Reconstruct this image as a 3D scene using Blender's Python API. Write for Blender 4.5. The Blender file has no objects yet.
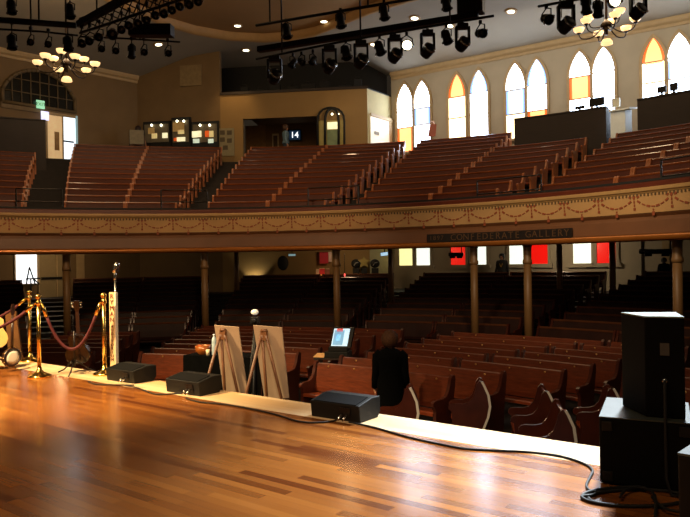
import bpy, bmesh, math, random
from math import sin, cos, pi, radians, degrees, atan2, hypot, sqrt
from mathutils import Vector, Matrix
from mathutils.bvhtree import BVHTree

random.seed(7)
SC = bpy.context.scene
COL = SC.collection

# ------------------------------------------------------------------ camera geometry
F, HZ, ROLL, EYE = 678.0, 262.2, -0.016, 1.5      # focal length (px), horizon row, roll, eye height above the stage
W, H = 690, 517

def ray(px, py):
    x, y = px - 345.0, py - HZ
    c, s = cos(ROLL), sin(ROLL)
    return (c * x + s * y) / F, (s * x - c * y) / F       # sideways and upward slope per metre of depth

def at(px, py, depth):
    t, v = ray(px, py)
    return Vector((t * depth, depth, EYE + v * depth))

def onz(px, py, z):
    t, v = ray(px, py)
    d = (z - EYE) / v
    return Vector((t * d, d, z))

C0 = (-3.43, 8.16)          # centre of the balcony curve (near centre stage)
CM = (-7.69, 1.31)          # centre of the main floor pew curve
TH = 0.603
NV = Vector((sin(TH), cos(TH), 0)); EV = Vector((cos(TH), -sin(TH), 0))

def pol(c, r, az, z=0.0):
    return Vector((c[0] + r * sin(az), c[1] + r * cos(az), z))

def onr(px, py, r, c=C0):
    t, v = ray(px, py)
    a = t * t + 1; b = -2 * (t * c[0] + c[1]); k = c[0] ** 2 + c[1] ** 2 - r * r
    d = (-b + sqrt(max(b * b - 4 * a * k, 0))) / (2 * a)
    return Vector((t * d, d, EYE + v * d))

def azof(px, py, r, c=C0):
    p = onr(px, py, r, c)
    return atan2(p.x - c[0], p.y - c[1])

def onwall(px, py, p0, p1):
    t, v = ray(px, py)
    dx, dy = p1[0] - p0[0], p1[1] - p0[1]
    # (p0 + s d) = (t D, D)
    D = (p0[0] * dy - p0[1] * dx) / (t * dy - dx)
    return Vector((t * D, D, EYE + v * D))

# ------------------------------------------------------------------ materials
def lin(h):
    h = h.lstrip('#')
    out = []
    for i in (0, 2, 4):
        c = int(h[i:i + 2], 16) / 255
        out.append(c / 12.92 if c <= 0.04045 else ((c + 0.055) / 1.055) ** 2.4)
    return out

MATS = {}
def mat(name, col, rough=0.6, metal=0.0, var=0.15, scale=6.0, emit=0.0, coat=0.0, stretch=(1, 1, 1), spec=0.5, bump=0.0, ecol=None):
    if name in MATS: return MATS[name]
    m = bpy.data.materials.new(name); m.use_nodes = True
    nt = m.node_tree; n = nt.nodes; l = nt.links
    b = n['Principled BSDF']
    c = lin(col)
    tc = n.new('ShaderNodeTexCoord'); mp = n.new('ShaderNodeMapping'); mp.inputs['Scale'].default_value = stretch
    l.new(tc.outputs['Object'], mp.inputs['Vector'])
    ns = n.new('ShaderNodeTexNoise'); ns.inputs['Scale'].default_value = scale; ns.inputs['Detail'].default_value = 4
    l.new(mp.outputs['Vector'], ns.inputs['Vector'])
    rp = n.new('ShaderNodeValToRGB')
    rp.color_ramp.elements[0].position = 0.3; rp.color_ramp.elements[1].position = 0.72
    rp.color_ramp.elements[0].color = [max(0, x * (1 - var)) for x in c] + [1]
    rp.color_ramp.elements[1].color = [min(1, x * (1 + var)) for x in c] + [1]
    l.new(ns.outputs['Fac'], rp.inputs['Fac'])
    l.new(rp.outputs['Color'], b.inputs['Base Color'])
    b.inputs['Roughness'].default_value = rough
    b.inputs['Metallic'].default_value = metal
    b.inputs['Specular IOR Level'].default_value = spec
    b.inputs['Coat Weight'].default_value = coat
    b.inputs['Coat Roughness'].default_value = 0.15
    if emit:
        if ecol: b.inputs['Emission Color'].default_value = lin(ecol) + [1]
        else: l.new(rp.outputs['Color'], b.inputs['Emission Color'])
        b.inputs['Emission Strength'].default_value = emit
    if bump:
        bp = n.new('ShaderNodeBump'); bp.inputs['Strength'].default_value = bump; bp.inputs['Distance'].default_value = 0.01
        l.new(ns.outputs['Fac'], bp.inputs['Height']); l.new(bp.outputs['Normal'], b.inputs['Normal'])
    MATS[name] = m
    return m

def plank_mat(name, cols, width, length, ang, rough=0.25, pos=None, coat=0.3):
    """boards laid along the direction ang: each board gets its own tone"""
    m = bpy.data.materials.new(name); m.use_nodes = True
    nt = m.node_tree; n = nt.nodes; l = nt.links
    b = n['Principled BSDF']
    def math_(op, a, bb=None):
        q = n.new('ShaderNodeMath'); q.operation = op
        for i, v in enumerate((a, bb)):
            if v is None: continue
            if isinstance(v, (int, float)): q.inputs[i].default_value = v
            else: l.new(v, q.inputs[i])
        return q.outputs[0]
    tc = n.new('ShaderNodeTexCoord'); mp = n.new('ShaderNodeMapping'); mp.inputs['Rotation'].default_value = (0, 0, -ang)
    l.new(tc.outputs['Object'], mp.inputs['Vector'])
    sx = n.new('ShaderNodeSeparateXYZ'); l.new(mp.outputs['Vector'], sx.inputs[0])
    row = math_('FLOOR', math_('DIVIDE', sx.outputs['Y'], width))
    wn0 = n.new('ShaderNodeTexWhiteNoise'); wn0.noise_dimensions = '1D'; l.new(row, wn0.inputs['W'])
    col = math_('FLOOR', math_('ADD', math_('DIVIDE', sx.outputs['X'], length), math_('MULTIPLY', wn0.outputs['Value'], 7.0)))
    cb = n.new('ShaderNodeCombineXYZ'); l.new(row, cb.inputs[0]); l.new(col, cb.inputs[1])
    wn = n.new('ShaderNodeTexWhiteNoise'); wn.noise_dimensions = '2D'; l.new(cb.outputs[0], wn.inputs['Vector'])
    rp = n.new('ShaderNodeValToRGB'); cr = rp.color_ramp
    while len(cr.elements) < len(cols): cr.elements.new(0.5)
    for i, c in enumerate(cols):
        cr.elements[i].position = (pos[i] if pos else i / (len(cols) - 1)); cr.elements[i].color = lin(c) + [1]
    l.new(wn.outputs['Value'], rp.inputs['Fac'])
    # grain stretched along the boards
    mp2 = n.new('ShaderNodeMapping'); mp2.inputs['Scale'].default_value = (1.2, 40, 1); l.new(mp.outputs['Vector'], mp2.inputs['Vector'])
    gr = n.new('ShaderNodeTexNoise'); gr.inputs['Scale'].default_value = 2.0; gr.inputs['Detail'].default_value = 5
    l.new(mp2.outputs['Vector'], gr.inputs['Vector'])
    mr = n.new('ShaderNodeMapRange'); mr.inputs['To Min'].default_value = 0.84; mr.inputs['To Max'].default_value = 1.13
    l.new(gr.outputs['Fac'], mr.inputs['Value'])
    # seams
    fr = math_('FRACT', math_('DIVIDE', sx.outputs['Y'], width))
    seam = math_('GREATER_THAN', fr, 0.03)
    seam2 = n.new('ShaderNodeMapRange'); seam2.inputs['To Min'].default_value = 0.75; l.new(seam, seam2.inputs['Value'])
    mul = math_('MULTIPLY', mr.outputs[0], seam2.outputs[0])
    mx = n.new('ShaderNodeMix'); mx.data_type = 'RGBA'; mx.blend_type = 'MULTIPLY'; mx.inputs['Factor'].default_value = 1
    l.new(rp.outputs['Color'], mx.inputs['A']); 
    cc = n.new('ShaderNodeCombineColor'); [l.new(mul, cc.inputs[i]) for i in range(3)]
    l.new(cc.outputs[0], mx.inputs['B'])
    l.new(mx.outputs['Result'], b.inputs['Base Color'])
    # worn gloss
    ns = n.new('ShaderNodeTexNoise'); ns.inputs['Scale'].default_value = 1.6; ns.inputs['Detail'].default_value = 6
    l.new(mp.outputs['Vector'], ns.inputs['Vector'])
    rr = n.new('ShaderNodeMapRange'); rr.inputs['To Min'].default_value = rough * 0.7; rr.inputs['To Max'].default_value = rough * 1.4
    l.new(ns.outputs['Fac'], rr.inputs['Value']); l.new(rr.outputs[0], b.inputs['Roughness'])
    b.inputs['Coat Weight'].default_value = coat; b.inputs['Coat Roughness'].default_value = rough * 0.8
    MATS[name] = m
    return m

# ------------------------------------------------------------------ mesh builder
class MB:
    def __init__(s): s.v = []; s.f = []; s.sm = []
    def add(s, vs, fs, smooth=False):
        o = len(s.v); s.v += [Vector(v) for v in vs]
        for f in fs: s.f.append(tuple(o + i for i in f)); s.sm.append(smooth)
        return s
    def box(s, c, size, rz=0.0, rx=0.0, ry=0.0, taper=1.0):
        hx, hy, hz = (q / 2 for q in size)
        M = Matrix.Translation(Vector(c)) @ Matrix.Rotation(rz, 4, 'Z') @ Matrix.Rotation(ry, 4, 'Y') @ Matrix.Rotation(rx, 4, 'X')
        vs = []
        for z in (-hz, hz):
            k = taper if z > 0 else 1
            for x, y in ((-hx, -hy), (hx, -hy), (hx, hy), (-hx, hy)): vs.append(M @ Vector((x * k, y * k, z)))
        return s.add(vs, [(3, 2, 1, 0), (4, 5, 6, 7), (0, 1, 5, 4), (1, 2, 6, 5), (2, 3, 7, 6), (3, 0, 4, 7)])
    def prism(s, pts, d):
        """closed outline of 3-D points pushed along the vector d"""
        n = len(pts); d = Vector(d)
        vs = [Vector(p) for p in pts] + [Vector(p) + d for p in pts]
        return s.add(vs, [tuple(range(n - 1, -1, -1)), tuple(range(n, 2 * n))] + [(i, (i + 1) % n, n + (i + 1) % n, n + i) for i in range(n)])
    def tube(s, pts, r, seg=8, caps=True):
        pts = [Vector(p) for p in pts]; n = len(pts)
        rs = r if isinstance(r, (list, tuple)) else [r] * n
        up = None; vs = []
        for i, p in enumerate(pts):
            t = (pts[min(i + 1, n - 1)] - pts[max(i - 1, 0)]).normalized()
            if up is None:
                up = t.orthogonal().normalized()
            else:
                up = (up - t * up.dot(t))
                up = up.normalized() if up.length > 1e-6 else t.orthogonal().normalized()
            b = t.cross(up)
            for k in range(seg):
                a = 2 * pi * k / seg
                vs.append(p + (up * cos(a) + b * sin(a)) * rs[i])
        fs = [(i * seg + k, i * seg + (k + 1) % seg, (i + 1) * seg + (k + 1) % seg, (i + 1) * seg + k) for i in range(n - 1) for k in range(seg)]
        if caps: fs += [tuple(range(seg - 1, -1, -1)), tuple((n - 1) * seg + k for k in range(seg))]
        return s.add(vs, fs, True)
    def lathe(s, prof, c=(0, 0, 0), seg=16, M=None):
        """profile of (radius, height)"""
        vs = []; n = len(prof); c = Vector(c)
        for r, z in prof:
            for k in range(seg):
                a = 2 * pi * k / seg; p = Vector((r * cos(a), r * sin(a), z))
                vs.append((M @ p if M else p) + c)
        fs = [(i * seg + k, i * seg + (k + 1) % seg, (i + 1) * seg + (k + 1) % seg, (i + 1) * seg + k) for i in range(n - 1) for k in range(seg)]
        fs += [tuple(range(seg - 1, -1, -1)), tuple((n - 1) * seg + k for k in range(seg))]
        return s.add(vs, fs, True)
    def ball(s, c, r, seg=10, rings=6, sc=(1, 1, 1)):
        prof = [(max(1e-4, r * sin(pi * i / rings)), -r * cos(pi * i / rings)) for i in range(rings + 1)]
        M = Matrix.Diagonal((*sc, 1)).to_4x4()
        return s.lathe(prof, c, seg, M)
    def sweep(s, prof, c, az0, az1, n, smooth=False, closed=True):
        """closed outline of (radius, height) swept round the centre c"""
        m = len(prof); vs = []
        for i in range(n + 1):
            a = az0 + (az1 - az0) * i / n
            for r, z in prof: vs.append(pol(c, r, a, z))
        fs = []
        for i in range(n):
            for k in range(m if closed else m - 1):
                k2 = (k + 1) % m
                fs.append((i * m + k, (i + 1) * m + k, (i + 1) * m + k2, i * m + k2))
        if closed: fs += [tuple(range(m)), tuple(n * m + k for k in range(m - 1, -1, -1))]
        return s.add(vs, fs, smooth)
    def mesh(s, name, m, org=(0, 0, 0)):
        me = bpy.data.meshes.new(name); o = Vector(org)
        me.from_pydata([v - o for v in s.v], [], s.f); me.materials.append(m)
        me.polygons.foreach_set('use_smooth', s.sm)
        bm = bmesh.new(); bm.from_mesh(me); bmesh.ops.recalc_face_normals(bm, faces=bm.faces); bm.to_mesh(me); bm.free()
        me.update()
        return me
    def build(s, name, m, parent=None, org=None, bevel=0.0):
        """one mesh object; with a parent the vertices are taken in world space and stored relative to the parent's base"""
        if org is None: org = parent_world(parent) if parent else (0, 0, 0)
        ob = bpy.data.objects.new(name, s.mesh(name, m, org)); COL.objects.link(ob)
        if parent: ob.parent = parent
        else: ob.location = org
        if bevel:
            b = ob.modifiers.new('soft', 'BEVEL'); b.width = bevel; b.segments = 2; b.limit_method = 'ANGLE'
        return ob

def parent_world(o):
    p = Vector((0, 0, 0))
    while o: p += o.location; o = o.parent
    return p

def tag(o, label=None, cat=None, group=None, kind=None):
    if label: o['label'] = label
    if cat: o['category'] = cat
    if group: o['group'] = group
    if kind: o['kind'] = kind
    return o

def thing(name, loc, label, cat, group=None):
    o = bpy.data.objects.new(name, None); o.empty_display_size = 0.2; o.location = loc; COL.objects.link(o)
    return tag(o, label, cat, group)

def struct(name, mb, m, parent=None):
    o = mb.build(name, m, parent)
    if not parent: o['kind'] = 'structure'
    return o

def text_mesh(body, size, font_shear=0.0, extrude=0.004):
    cu = bpy.data.curves.new('lettering', 'FONT'); cu.body = body; cu.size = size; cu.extrude = extrude
    cu.align_x = 'CENTER'; cu.align_y = 'CENTER'; cu.shear = font_shear; cu.resolution_u = 2
    ob = bpy.data.objects.new('lettering', cu); COL.objects.link(ob)
    dg = bpy.context.evaluated_depsgraph_get()
    me = bpy.data.meshes.new_from_object(ob.evaluated_get(dg))
    vs = [v.co.copy() for v in me.vertices]; fs = [tuple(p.vertices) for p in me.polygons]
    bpy.data.objects.remove(ob); bpy.data.curves.remove(cu); bpy.data.meshes.remove(me)
    return vs, fs

def add_text(mb, body, size, M):
    vs, fs = text_mesh(body, size)
    mb.add([M @ v for v in vs], fs)

def frame_at(p, right, up):
    """matrix whose x runs along right, y along up, z toward the reader"""
    x = Vector(right).normalized(); y = Vector(up).normalized(); z = x.cross(y)
    return Matrix(((x.x, y.x, z.x, p[0]), (x.y, y.y, z.y, p[1]), (x.z, y.z, z.z, p[2]), (0, 0, 0, 1)))

ORD = ['front', 'second', 'third', 'fourth', 'fifth', 'sixth', 'seventh', 'eighth', 'ninth', 'tenth', 'eleventh', 'twelfth', 'thirteenth']

# palette
M_wallR = mat('warm grey plaster', '#b5a78f', 0.85, var=0.06, scale=1.5)
M_wallL = mat('tan plaster', '#7a6242', 0.85, var=0.07, scale=1.5)
M_cream = mat('cream painted wall', '#94774a', 0.8, var=0.05, scale=1.5)
M_ceil = mat('grey beige ceiling', '#948a7a', 0.9, var=0.05, scale=1)
M_tray = mat('tan ceiling panel', '#8e6a3c', 0.8, var=0.06, scale=.8)
M_trim = mat('cream moulding', '#b79b70', 0.6, var=0.06)
M_traytrim = mat('brown ceiling moulding', '#a5804e', 0.6, var=0.06)
M_dark = mat('black paint', '#0b0a0a', 0.7, var=0.3)
M_darkwood = mat('dark stained panel', '#23140d', 0.55, var=0.25, scale=3, stretch=(1, 1, 6))
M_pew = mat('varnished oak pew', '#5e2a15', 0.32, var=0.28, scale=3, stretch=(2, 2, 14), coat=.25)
M_pewB = mat('balcony pew varnish', '#4c1e0d', 0.5, var=0.22, scale=3, stretch=(2, 2, 14), spec=.3)
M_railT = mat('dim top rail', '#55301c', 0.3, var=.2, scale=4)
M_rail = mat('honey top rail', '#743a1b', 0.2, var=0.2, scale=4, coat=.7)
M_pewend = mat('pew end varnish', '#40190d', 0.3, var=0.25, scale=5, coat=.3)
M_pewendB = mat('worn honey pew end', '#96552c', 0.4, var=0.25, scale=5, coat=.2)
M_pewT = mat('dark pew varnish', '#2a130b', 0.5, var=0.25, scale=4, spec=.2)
M_pewseat = mat('pew seat varnish', '#7a3316', 0.35, var=0.25, scale=4, coat=.25)
M_edge = mat('pale window-lit edge', '#c9c4b8', 0.35, var=0.1)  # window light on the pew back edges, put into the colour
M_brassstud = mat('brass plate', '#d8b36a', 0.3, metal=0.9, var=0.1)
M_carpet = mat('dark floor', '#20140f', 0.8, var=0.3, scale=8)
M_step = mat('dark steps', '#1d130e', 0.7, var=0.3, scale=5)
M_brass = mat('polished brass', '#e8c06a', 0.18, metal=1.0, var=0.08)
M_velvet = mat('crimson velvet', '#4c0a11', 0.8, var=0.25, scale=30)
M_blk = mat('matte black case', '#0f0d0a', 0.6, spec=.3, var=0.25, scale=20)
M_blkgrille = mat('speaker carpet', '#070606', 0.9, spec=.15, var=0.3, scale=60)
M_topgrey = mat('grey top panel', '#3f4440', 0.35, var=0.15, scale=12)  # greyer than the black cabinet below it
M_metal = mat('stand metal', '#2a2522', 0.35, metal=0.7, var=0.15)
M_chrome = mat('chrome', '#d8d6d0', 0.15, metal=1.0, var=0.05)
M_steelglint = mat('bare steel', '#9aa0a4', 0.25, metal=0.9, var=0.1)
M_fixture = mat('black fixture', '#070708', 0.5, spec=.25, var=0.3, scale=20)
M_board = mat('tan board back', '#a68c72', 0.75, var=0.08, scale=4)
M_easel = mat('easel wood', '#5f3a1e', 0.5, var=0.2, scale=8)
M_cloth = mat('black cloth', '#040404', 1.0, spec=.05, var=0.3, scale=10)
M_gold = mat('bronzed moulding', '#b06a2c', 0.25, metal=0.5, var=0.18, scale=1.2, coat=.3)
M_frieze = mat('painted frieze', '#b98f5c', 0.6, var=0.08, scale=2)
M_fasc = mat('brown fascia', '#6e4528', 0.5, var=0.1, scale=2)
M_swag = mat('terracotta garland', '#8e4424', 0.6, var=0.15)
M_fringe = mat('dull green fringe', '#5a4427', 0.7, var=0.35, scale=30)
M_redcap = mat('red brown cap', '#5a2412', 0.4, var=0.15, scale=3)
M_col = mat('bronze painted column', '#75542f', 0.5, var=0.12, scale=3)
M_signb = mat('dark sign board', '#1a100b', 0.5, var=0.2)
M_gilt = mat('dull gilt letters', '#553a22', 0.5, var=0.15)
M_bowl = mat('lit alabaster bowl', '#ffd9a0', 0.4, var=0.03, emit=1.35, ecol='#ffcf8e')
M_bronze = mat('dark bronze', '#2a1c12', 0.4, metal=0.6, var=0.15)
M_stage = plank_mat('stage boards', ['#5e2d10', '#7c461c', '#884f20', '#925724', '#9c6029'], 0.075, 1.3, atan2(-4.22, 5.48), rough=0.2, pos=[0, .14, .5, .85, 1], coat=.25)
M_apron = plank_mat('pale apron boards', ['#cba674', '#d6b486', '#dfc196'], 0.1, 2.6, atan2(-4.22, 5.48), rough=0.35, coat=.1)

# ------------------------------------------------------------------ stage
S0 = Vector((-3.47, 9.6, 0)); S1 = Vector((2.01, 5.38, 0))
SD = (S1 - S0).normalized(); SN = Vector((-SD.y, SD.x, 0))          # along the lip, toward the audience
if SN.y < 0: SN = -SN
def lip(u, w=0.0, z=0.0):
    p = S0 + SD * u + SN * w; p.z = z; return p
mb = MB()
mb.prism([lip(-9, -.5, -.02), lip(14, -.5, -.02), lip(14, -14, -.02), lip(-9, -14, -.02)], (0, 0, .02))
struct('floor_stage', mb, M_stage)
mb = MB(); mb.prism([lip(-9, 0, -.02), lip(14, 0, -.02), lip(14, -.498, -.02), lip(-9, -.498, -.02)], (0, 0, .02))
struct('floor_apron', mb, M_apron)
mb = MB(); mb.prism([lip(-9, -.03, -1.2), lip(14, -.03, -1.2), lip(14, -.12, -1.2), lip(-9, -.12, -1.2)], (0, 0, 1.17))
struct('trim_stage_front', mb, M_darkwood)
FZ = -1.2
mb = MB(); mb.box((0, 18, FZ - .05), (70, 60, .1)); struct('floor', mb, M_carpet)

# ------------------------------------------------------------------ walls
WL = 23.5
def wpt(u, z=0.0, off=0.0):
    p = Vector((C0[0], C0[1], 0)) + NV * (WL + off) + EV * u; p.z = z; return p
def wall_slab(name, a, b, z0, z1, m, thick=0.25, flip=1):
    a = Vector((a[0], a[1], 0)); b = Vector((b[0], b[1], 0)); d = (b - a).normalized(); nn = Vector((-d.y, d.x, 0)) * thick
    if nn.y < 0: nn = -nn
    mb = MB(); mb.prism([(a.x, a.y, z0), (b.x, b.y, z0), (b.x + nn.x, b.y + nn.y, z0), (a.x + nn.x, a.y + nn.y, z0)], (0, 0, z1 - z0))
    return struct(name, mb, m)
CZ = 10.36
wall_slab('wall_back', wpt(-9.15), wpt(15), FZ, CZ + .6, M_wallR)
A1 = tuple(at(137, 79, 32.5)[:2]); AX = tuple(at(0, 50, 28.0)[:2])
A0 = (A1[0] + (AX[0] - A1[0]) * 3.0, A1[1] + (AX[1] - A1[1]) * 3.0)
wall_slab('wall_left', A0, A1, FZ, CZ + .6, M_wallL)
B0 = tuple(at(220, 96, 31.8)[:2]); B1 = tuple(at(367, 89, 31.0)[:2]); B2 = (wpt(-9.15).x, wpt(-9.15).y)
wall_slab('wall_corner', A1, B0, FZ, CZ + 1.2, M_wallL)
LZ = 9.42
# cream wall below the loft, with the opening to the lit lobby cut out of it
o0 = onwall(243, 140, B0, B1); o1 = onwall(320, 140, B0, B1); oz = onwall(280, 117.5, B0, B1).z
BD = (Vector((*B1, 0)) - Vector((*B0, 0))).normalized(); BN = Vector((-BD.y, BD.x, 0))
def bslab(name, a, b, z0, z1, m=None):
    return wall_slab(name, (a.x, a.y), (b.x, b.y), z0, z1, m or M_cream)
vb0 = Vector((*B0, 0)); vb1 = Vector((*B1, 0))
bslab('wall_loft_front', vb0, o0, FZ, LZ)
bslab('wall_loft_front', o1, vb1, FZ, LZ)
bslab('wall_loft_front', o0, o1, oz, LZ)
bslab('wall_loft_front', o0, o1, FZ, 3.0)
wall_slab('wall_loft_side', B1, B2, FZ, LZ, mat('pale yellow wall', '#b9a878', .8, var=.05))
# lobby behind the opening
q0 = o0 + BN * 3; q1 = o1 + BN * 3
bslab('wall_lobby', q0, q1, 3, oz + .5, mat('lobby wall', '#6b4c26', .8, var=.06))
mb = MB(); mb.prism([(o0.x + BN.x * .3, o0.y + BN.y * .3, oz + .3), (o1.x + BN.x * .3, o1.y + BN.y * .3, oz + .3), (q1.x, q1.y, oz + .3), (q0.x, q0.y, oz + .3)], (0, 0, .1)); struct('ceiling_lobby', mb, M_cream)
# loft floor and dark back
mb = MB(); mb.prism([(B0[0], B0[1] + .02, LZ), (B1[0], B1[1] + .02, LZ), (B2[0], B2[1], LZ), (1.5, 36, LZ), (-6.5, 36, LZ)], (0, 0, .06)); struct('floor_loft', mb, M_dark)
wall_slab('wall_loft_back', (-6.4, 34.2), (2.2, 33.4), LZ, CZ + 1.3, M_dark)
mb = MB(); mb.prism([(B0[0], B0[1] - .06, LZ + .0), (B1[0] + .04, B1[1] - .06, LZ), (B1[0] + .04, B1[1] + .1, LZ), (B0[0], B0[1] + .1, LZ)], (0, 0, .12)); struct('trim_loft', mb, M_darkwood)

# cornices
def cornice(name, a, b, z):
    a = Vector((a[0], a[1], 0)); b = Vector((b[0], b[1], 0)); d = (b - a).normalized(); nn = Vector((d.y, -d.x, 0))
    if nn.y > 0: nn = -nn
    prof = [(0, -.14), (.05, -.14), (.07, -.04), (.16, .03), (.2, .12), (.2, .2), (0, .2)]
    mb = MB(); mb.prism([a + nn * u + Vector((0, 0, z + h)) for u, h in prof], b - a); return struct(name, mb, M_trim)
cornice('trim_1', wpt(-9.1), wpt(15), CZ)
cornice('trim_2', A0, A1, CZ)

# ceiling: sloping outer band, moulded lip and raised tan panel
inner = [(18, 15.8), (13.1, 19.2), (8.2, 22.6), (3.26, 26), (1.2, 27.6), (-.05, 29.0), (-1.2, 30.2), (-2.3, 30.75), (-3.6, 30.95), (-5.1, 30.6), (-6.4, 29.8), (-7.5, 28.6), (-8.9, 25.9), (-11, 21), (-13, 15), (-14, 2), (-14, -6)]
outer = [tuple(wpt(14.9)[:2]), tuple(wpt(9)[:2]), tuple(wpt(3)[:2]), tuple(wpt(-3)[:2]), tuple(wpt(-6)[:2]), tuple(wpt(-9.1)[:2]), (1.5, 36), (-1, 36), (-3.5, 36), (-6.5, 36), (-8.2, 34), A1, AX, (-18.5, 23.5), (-22.5, 19.5), (-24, 2), (-24, -6)]
ozs = [CZ + .15] * 6 + [11.2] * 4 + [10.9, CZ + .15, CZ + .15] + [CZ + .15] * 4
IZ, TZ = 11.6, 11.9
mb = MB(); n = len(inner)
vs = [(x, y, IZ) for x, y in inner] + [((x + X) / 2, (y + Y) / 2, IZ * .62 + z * .38) for (x, y), (X, Y), z in zip(inner, outer, ozs)] + [(X, Y, z) for (X, Y), z in zip(outer, ozs)]
mb.add(vs, [(k * n + i, k * n + i + 1, (k + 1) * n + i + 1, (k + 1) * n + i) for k in range(2) for i in range(n - 1)], True)
ceil_o = struct('ceiling', mb, M_ceil)
CEIL_BVH = [BVHTree.FromPolygons([v for v in mb.v], mb.f)]
mb = MB(); ring = [(x, y, TZ) for x, y in inner] + [(-14, -6, TZ), (18, -6, TZ)]
mb.add(ring, [tuple(range(len(ring)))]); struct('ceiling_panel', mb, M_tray)
CEIL_BVH.append(BVHTree.FromPolygons(mb.v, [(0, 8, 16), (0, 16, 18), *[(0, i, i + 1) for i in range(1, len(ring) - 1)]]))
mb = MB(); cen = Vector((0, 10))
lo = []; 
for x, y in inner:
    d = (cen - Vector((x, y))).normalized(); lo.append((x + d.x * .3, y + d.y * .3))
vs = [(x, y, IZ - .03) for x, y in inner] + [(x, y, IZ - .03) for x, y in lo] + [(x, y, TZ) for x, y in lo]
mb.add(vs, [(k * n + i, k * n + i + 1, (k + 1) * n + i + 1, (k + 1) * n + i) for k in range(2) for i in range(n - 1)], True)
struct('trim_3', mb, M_traytrim)

# ------------------------------------------------------------------ stained glass windows
def glass(name, col, e):
    return mat(name, col, .3, var=.04, emit=e)
G_w = glass('bright white glass', '#d8e8ff', 12)
G_w2 = glass('bright cool glass', '#c6deff', 12)
G_y = glass('cream glass', '#ffeab8', 4)
G_o = glass('orange glass', '#f0641c', 1.2)
G_o2 = glass('peach glass', '#f7a868', 2.2)
G_b = glass('pale blue glass', '#d0e2ff', 1.35)
G_b2 = glass('blue border glass', '#7fa6ee', 1.8)
G_r = glass('red glass', '#d8140c', 1.0)
NWIN = [0]
def gothic(u, hw, z0, zt, tiers, borders, zs):
    """pointed window on the back wall: frame with one pane (with its coloured border) per tier"""
    NWIN[0] += 1
    p0 = wpt(u, z0)
    def arch(w, grow=0.0, nn=8):
        # right half then left half of a pointed arch, springing 1.05 m under the apex
        zsp = zt - 1.0
        pts = []
        R = (w * w + (1.0 + grow) ** 2) / (2 * w)
        for i in range(nn + 1):
            z = (1.0 + grow) * i / nn
            x = w - (R - sqrt(max(R * R - z * z, 0)))
            pts.append((max(x, 0), zsp + z))
        return pts
    def P(x, z, off): return wpt(u + x, z, off)
    mb = MB()
    a_in = arch(hw); a_out = arch(hw + .11, .16)
    inn = [(hw, z0)] + a_in; out = [(hw + .11, z0 - .1)] + a_out
    inn = [(-x, z) for x, z in inn][::1] + [(x, z) for x, z in reversed(inn)]
    out = [(-x, z) for x, z in out] + [(x, z) for x, z in reversed(out)]
    m = len(inn)
    vs = [P(x, z, -.1) for x, z in inn] + [P(x, z, -.12) for x, z in out] + [P(x, z, 0) for x, z in out] + [P(x, z, 0) for x, z in inn]
    fs = []
    for k in range(4):
        for i in range(m - 1):
            a, b = k * m, ((k + 1) % 4) * m
            fs.append((a + i, a + i + 1, b + i + 1, b + i))
    mb.add(vs, fs)
    for z in zs:
        mb.add([P(-hw, z - .025, -.07), P(hw, z - .025, -.07), P(hw, z + .025, -.07), P(-hw, z + .025, -.07), P(-hw, z - .025, -.02), P(hw, z - .025, -.02), P(hw, z + .025, -.02), P(-hw, z + .025, -.02)],
               [(0, 1, 2, 3), (0, 1, 5, 4), (2, 3, 7, 6)])
    # sill
    mb.add([P(-hw - .16, z0 - .1, -.16), P(hw + .16, z0 - .1, -.16), P(hw + .16, z0, -.16), P(-hw - .16, z0, -.16), P(-hw - .16, z0 - .1, 0), P(hw + .16, z0 - .1, 0), P(hw + .16, z0, 0), P(-hw - .16, z0, 0)],
           [(0, 1, 2, 3), (0, 1, 5, 4), (3, 2, 6, 7), (0, 3, 7, 4), (1, 2, 6, 5)])
    win = mb.build('window_%d' % NWIN[0], M_trim, None, org=tuple(p0)); win['kind'] = 'structure'
    lv = [z0] + list(zs) + [None]
    for k, (g, bd) in enumerate(zip(tiers, borders)):
        za, zb = lv[k], lv[k + 1]
        def shape(w, off):
            if zb is None:
                # stretch the springing down to za
                aa = arch(w)
                pts = [(-w, za)] + [(-x, z) for x, z in aa] + [(x, z) for x, z in reversed(aa)][1:] + [(w, za)]
                return [P(x, z, off) for x, z in pts]
            return [P(x, z, off) for x, z in ((-w, za), (-w, zb), (w, zb), (w, za))]
        inset = .1 if bd else 0
        pane = MB(); pts = shape(hw - inset, -.05); pane.add(pts, [tuple(range(len(pts)))])
        pane.build('glass_pane', g, win)
        if bd:
            b2 = MB(); pts = shape(hw, -.035); b2.add(pts, [tuple(range(len(pts)))])
            b2.build('glass_border', bd, win)
pairs = [(-8.38, -7.46), (-5.68, -4.62), (-2.95, -2.0), (-.23, .7), (2.55, 3.45), (5.25, 6.2), (8.0, 8.95)]
Z1, Z2 = 7.9, 8.85
looks = [((G_o2, G_w, G_w), (G_o, None, None), (G_w, G_b, G_w), (None, G_b2, None)),
         ((G_y, G_y, G_o2), (None, None, G_o), (G_w, G_w2, G_w2), (None, None, G_b2)),
         ((G_y, G_b, G_w), (None, G_b2, None), (G_o2, G_w, G_w2), (G_o, None, G_b2)),
         ((G_w, G_o2, G_w), (None, G_o, None), (G_w2, G_w, G_w), (None, None, None)),
         ((G_w, G_y, G_o2), (None, None, G_o), (G_w, G_w2, G_w), (None, G_b2, None)),
         ((G_w, G_y, G_w), (None, None, None), (G_w, G_w2, G_w), (None, G_b2, None)),
         ((G_w, G_y, G_w), (None, None, None), (G_w, G_w2, G_w), (None, G_b2, None))]
zo = [(7.85, 8.62), (7.95, 8.9), (7.75, 8.8), (8.0, 8.9), (8.2, 9.0), (8, 8.9), (8, 8.9)]
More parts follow.
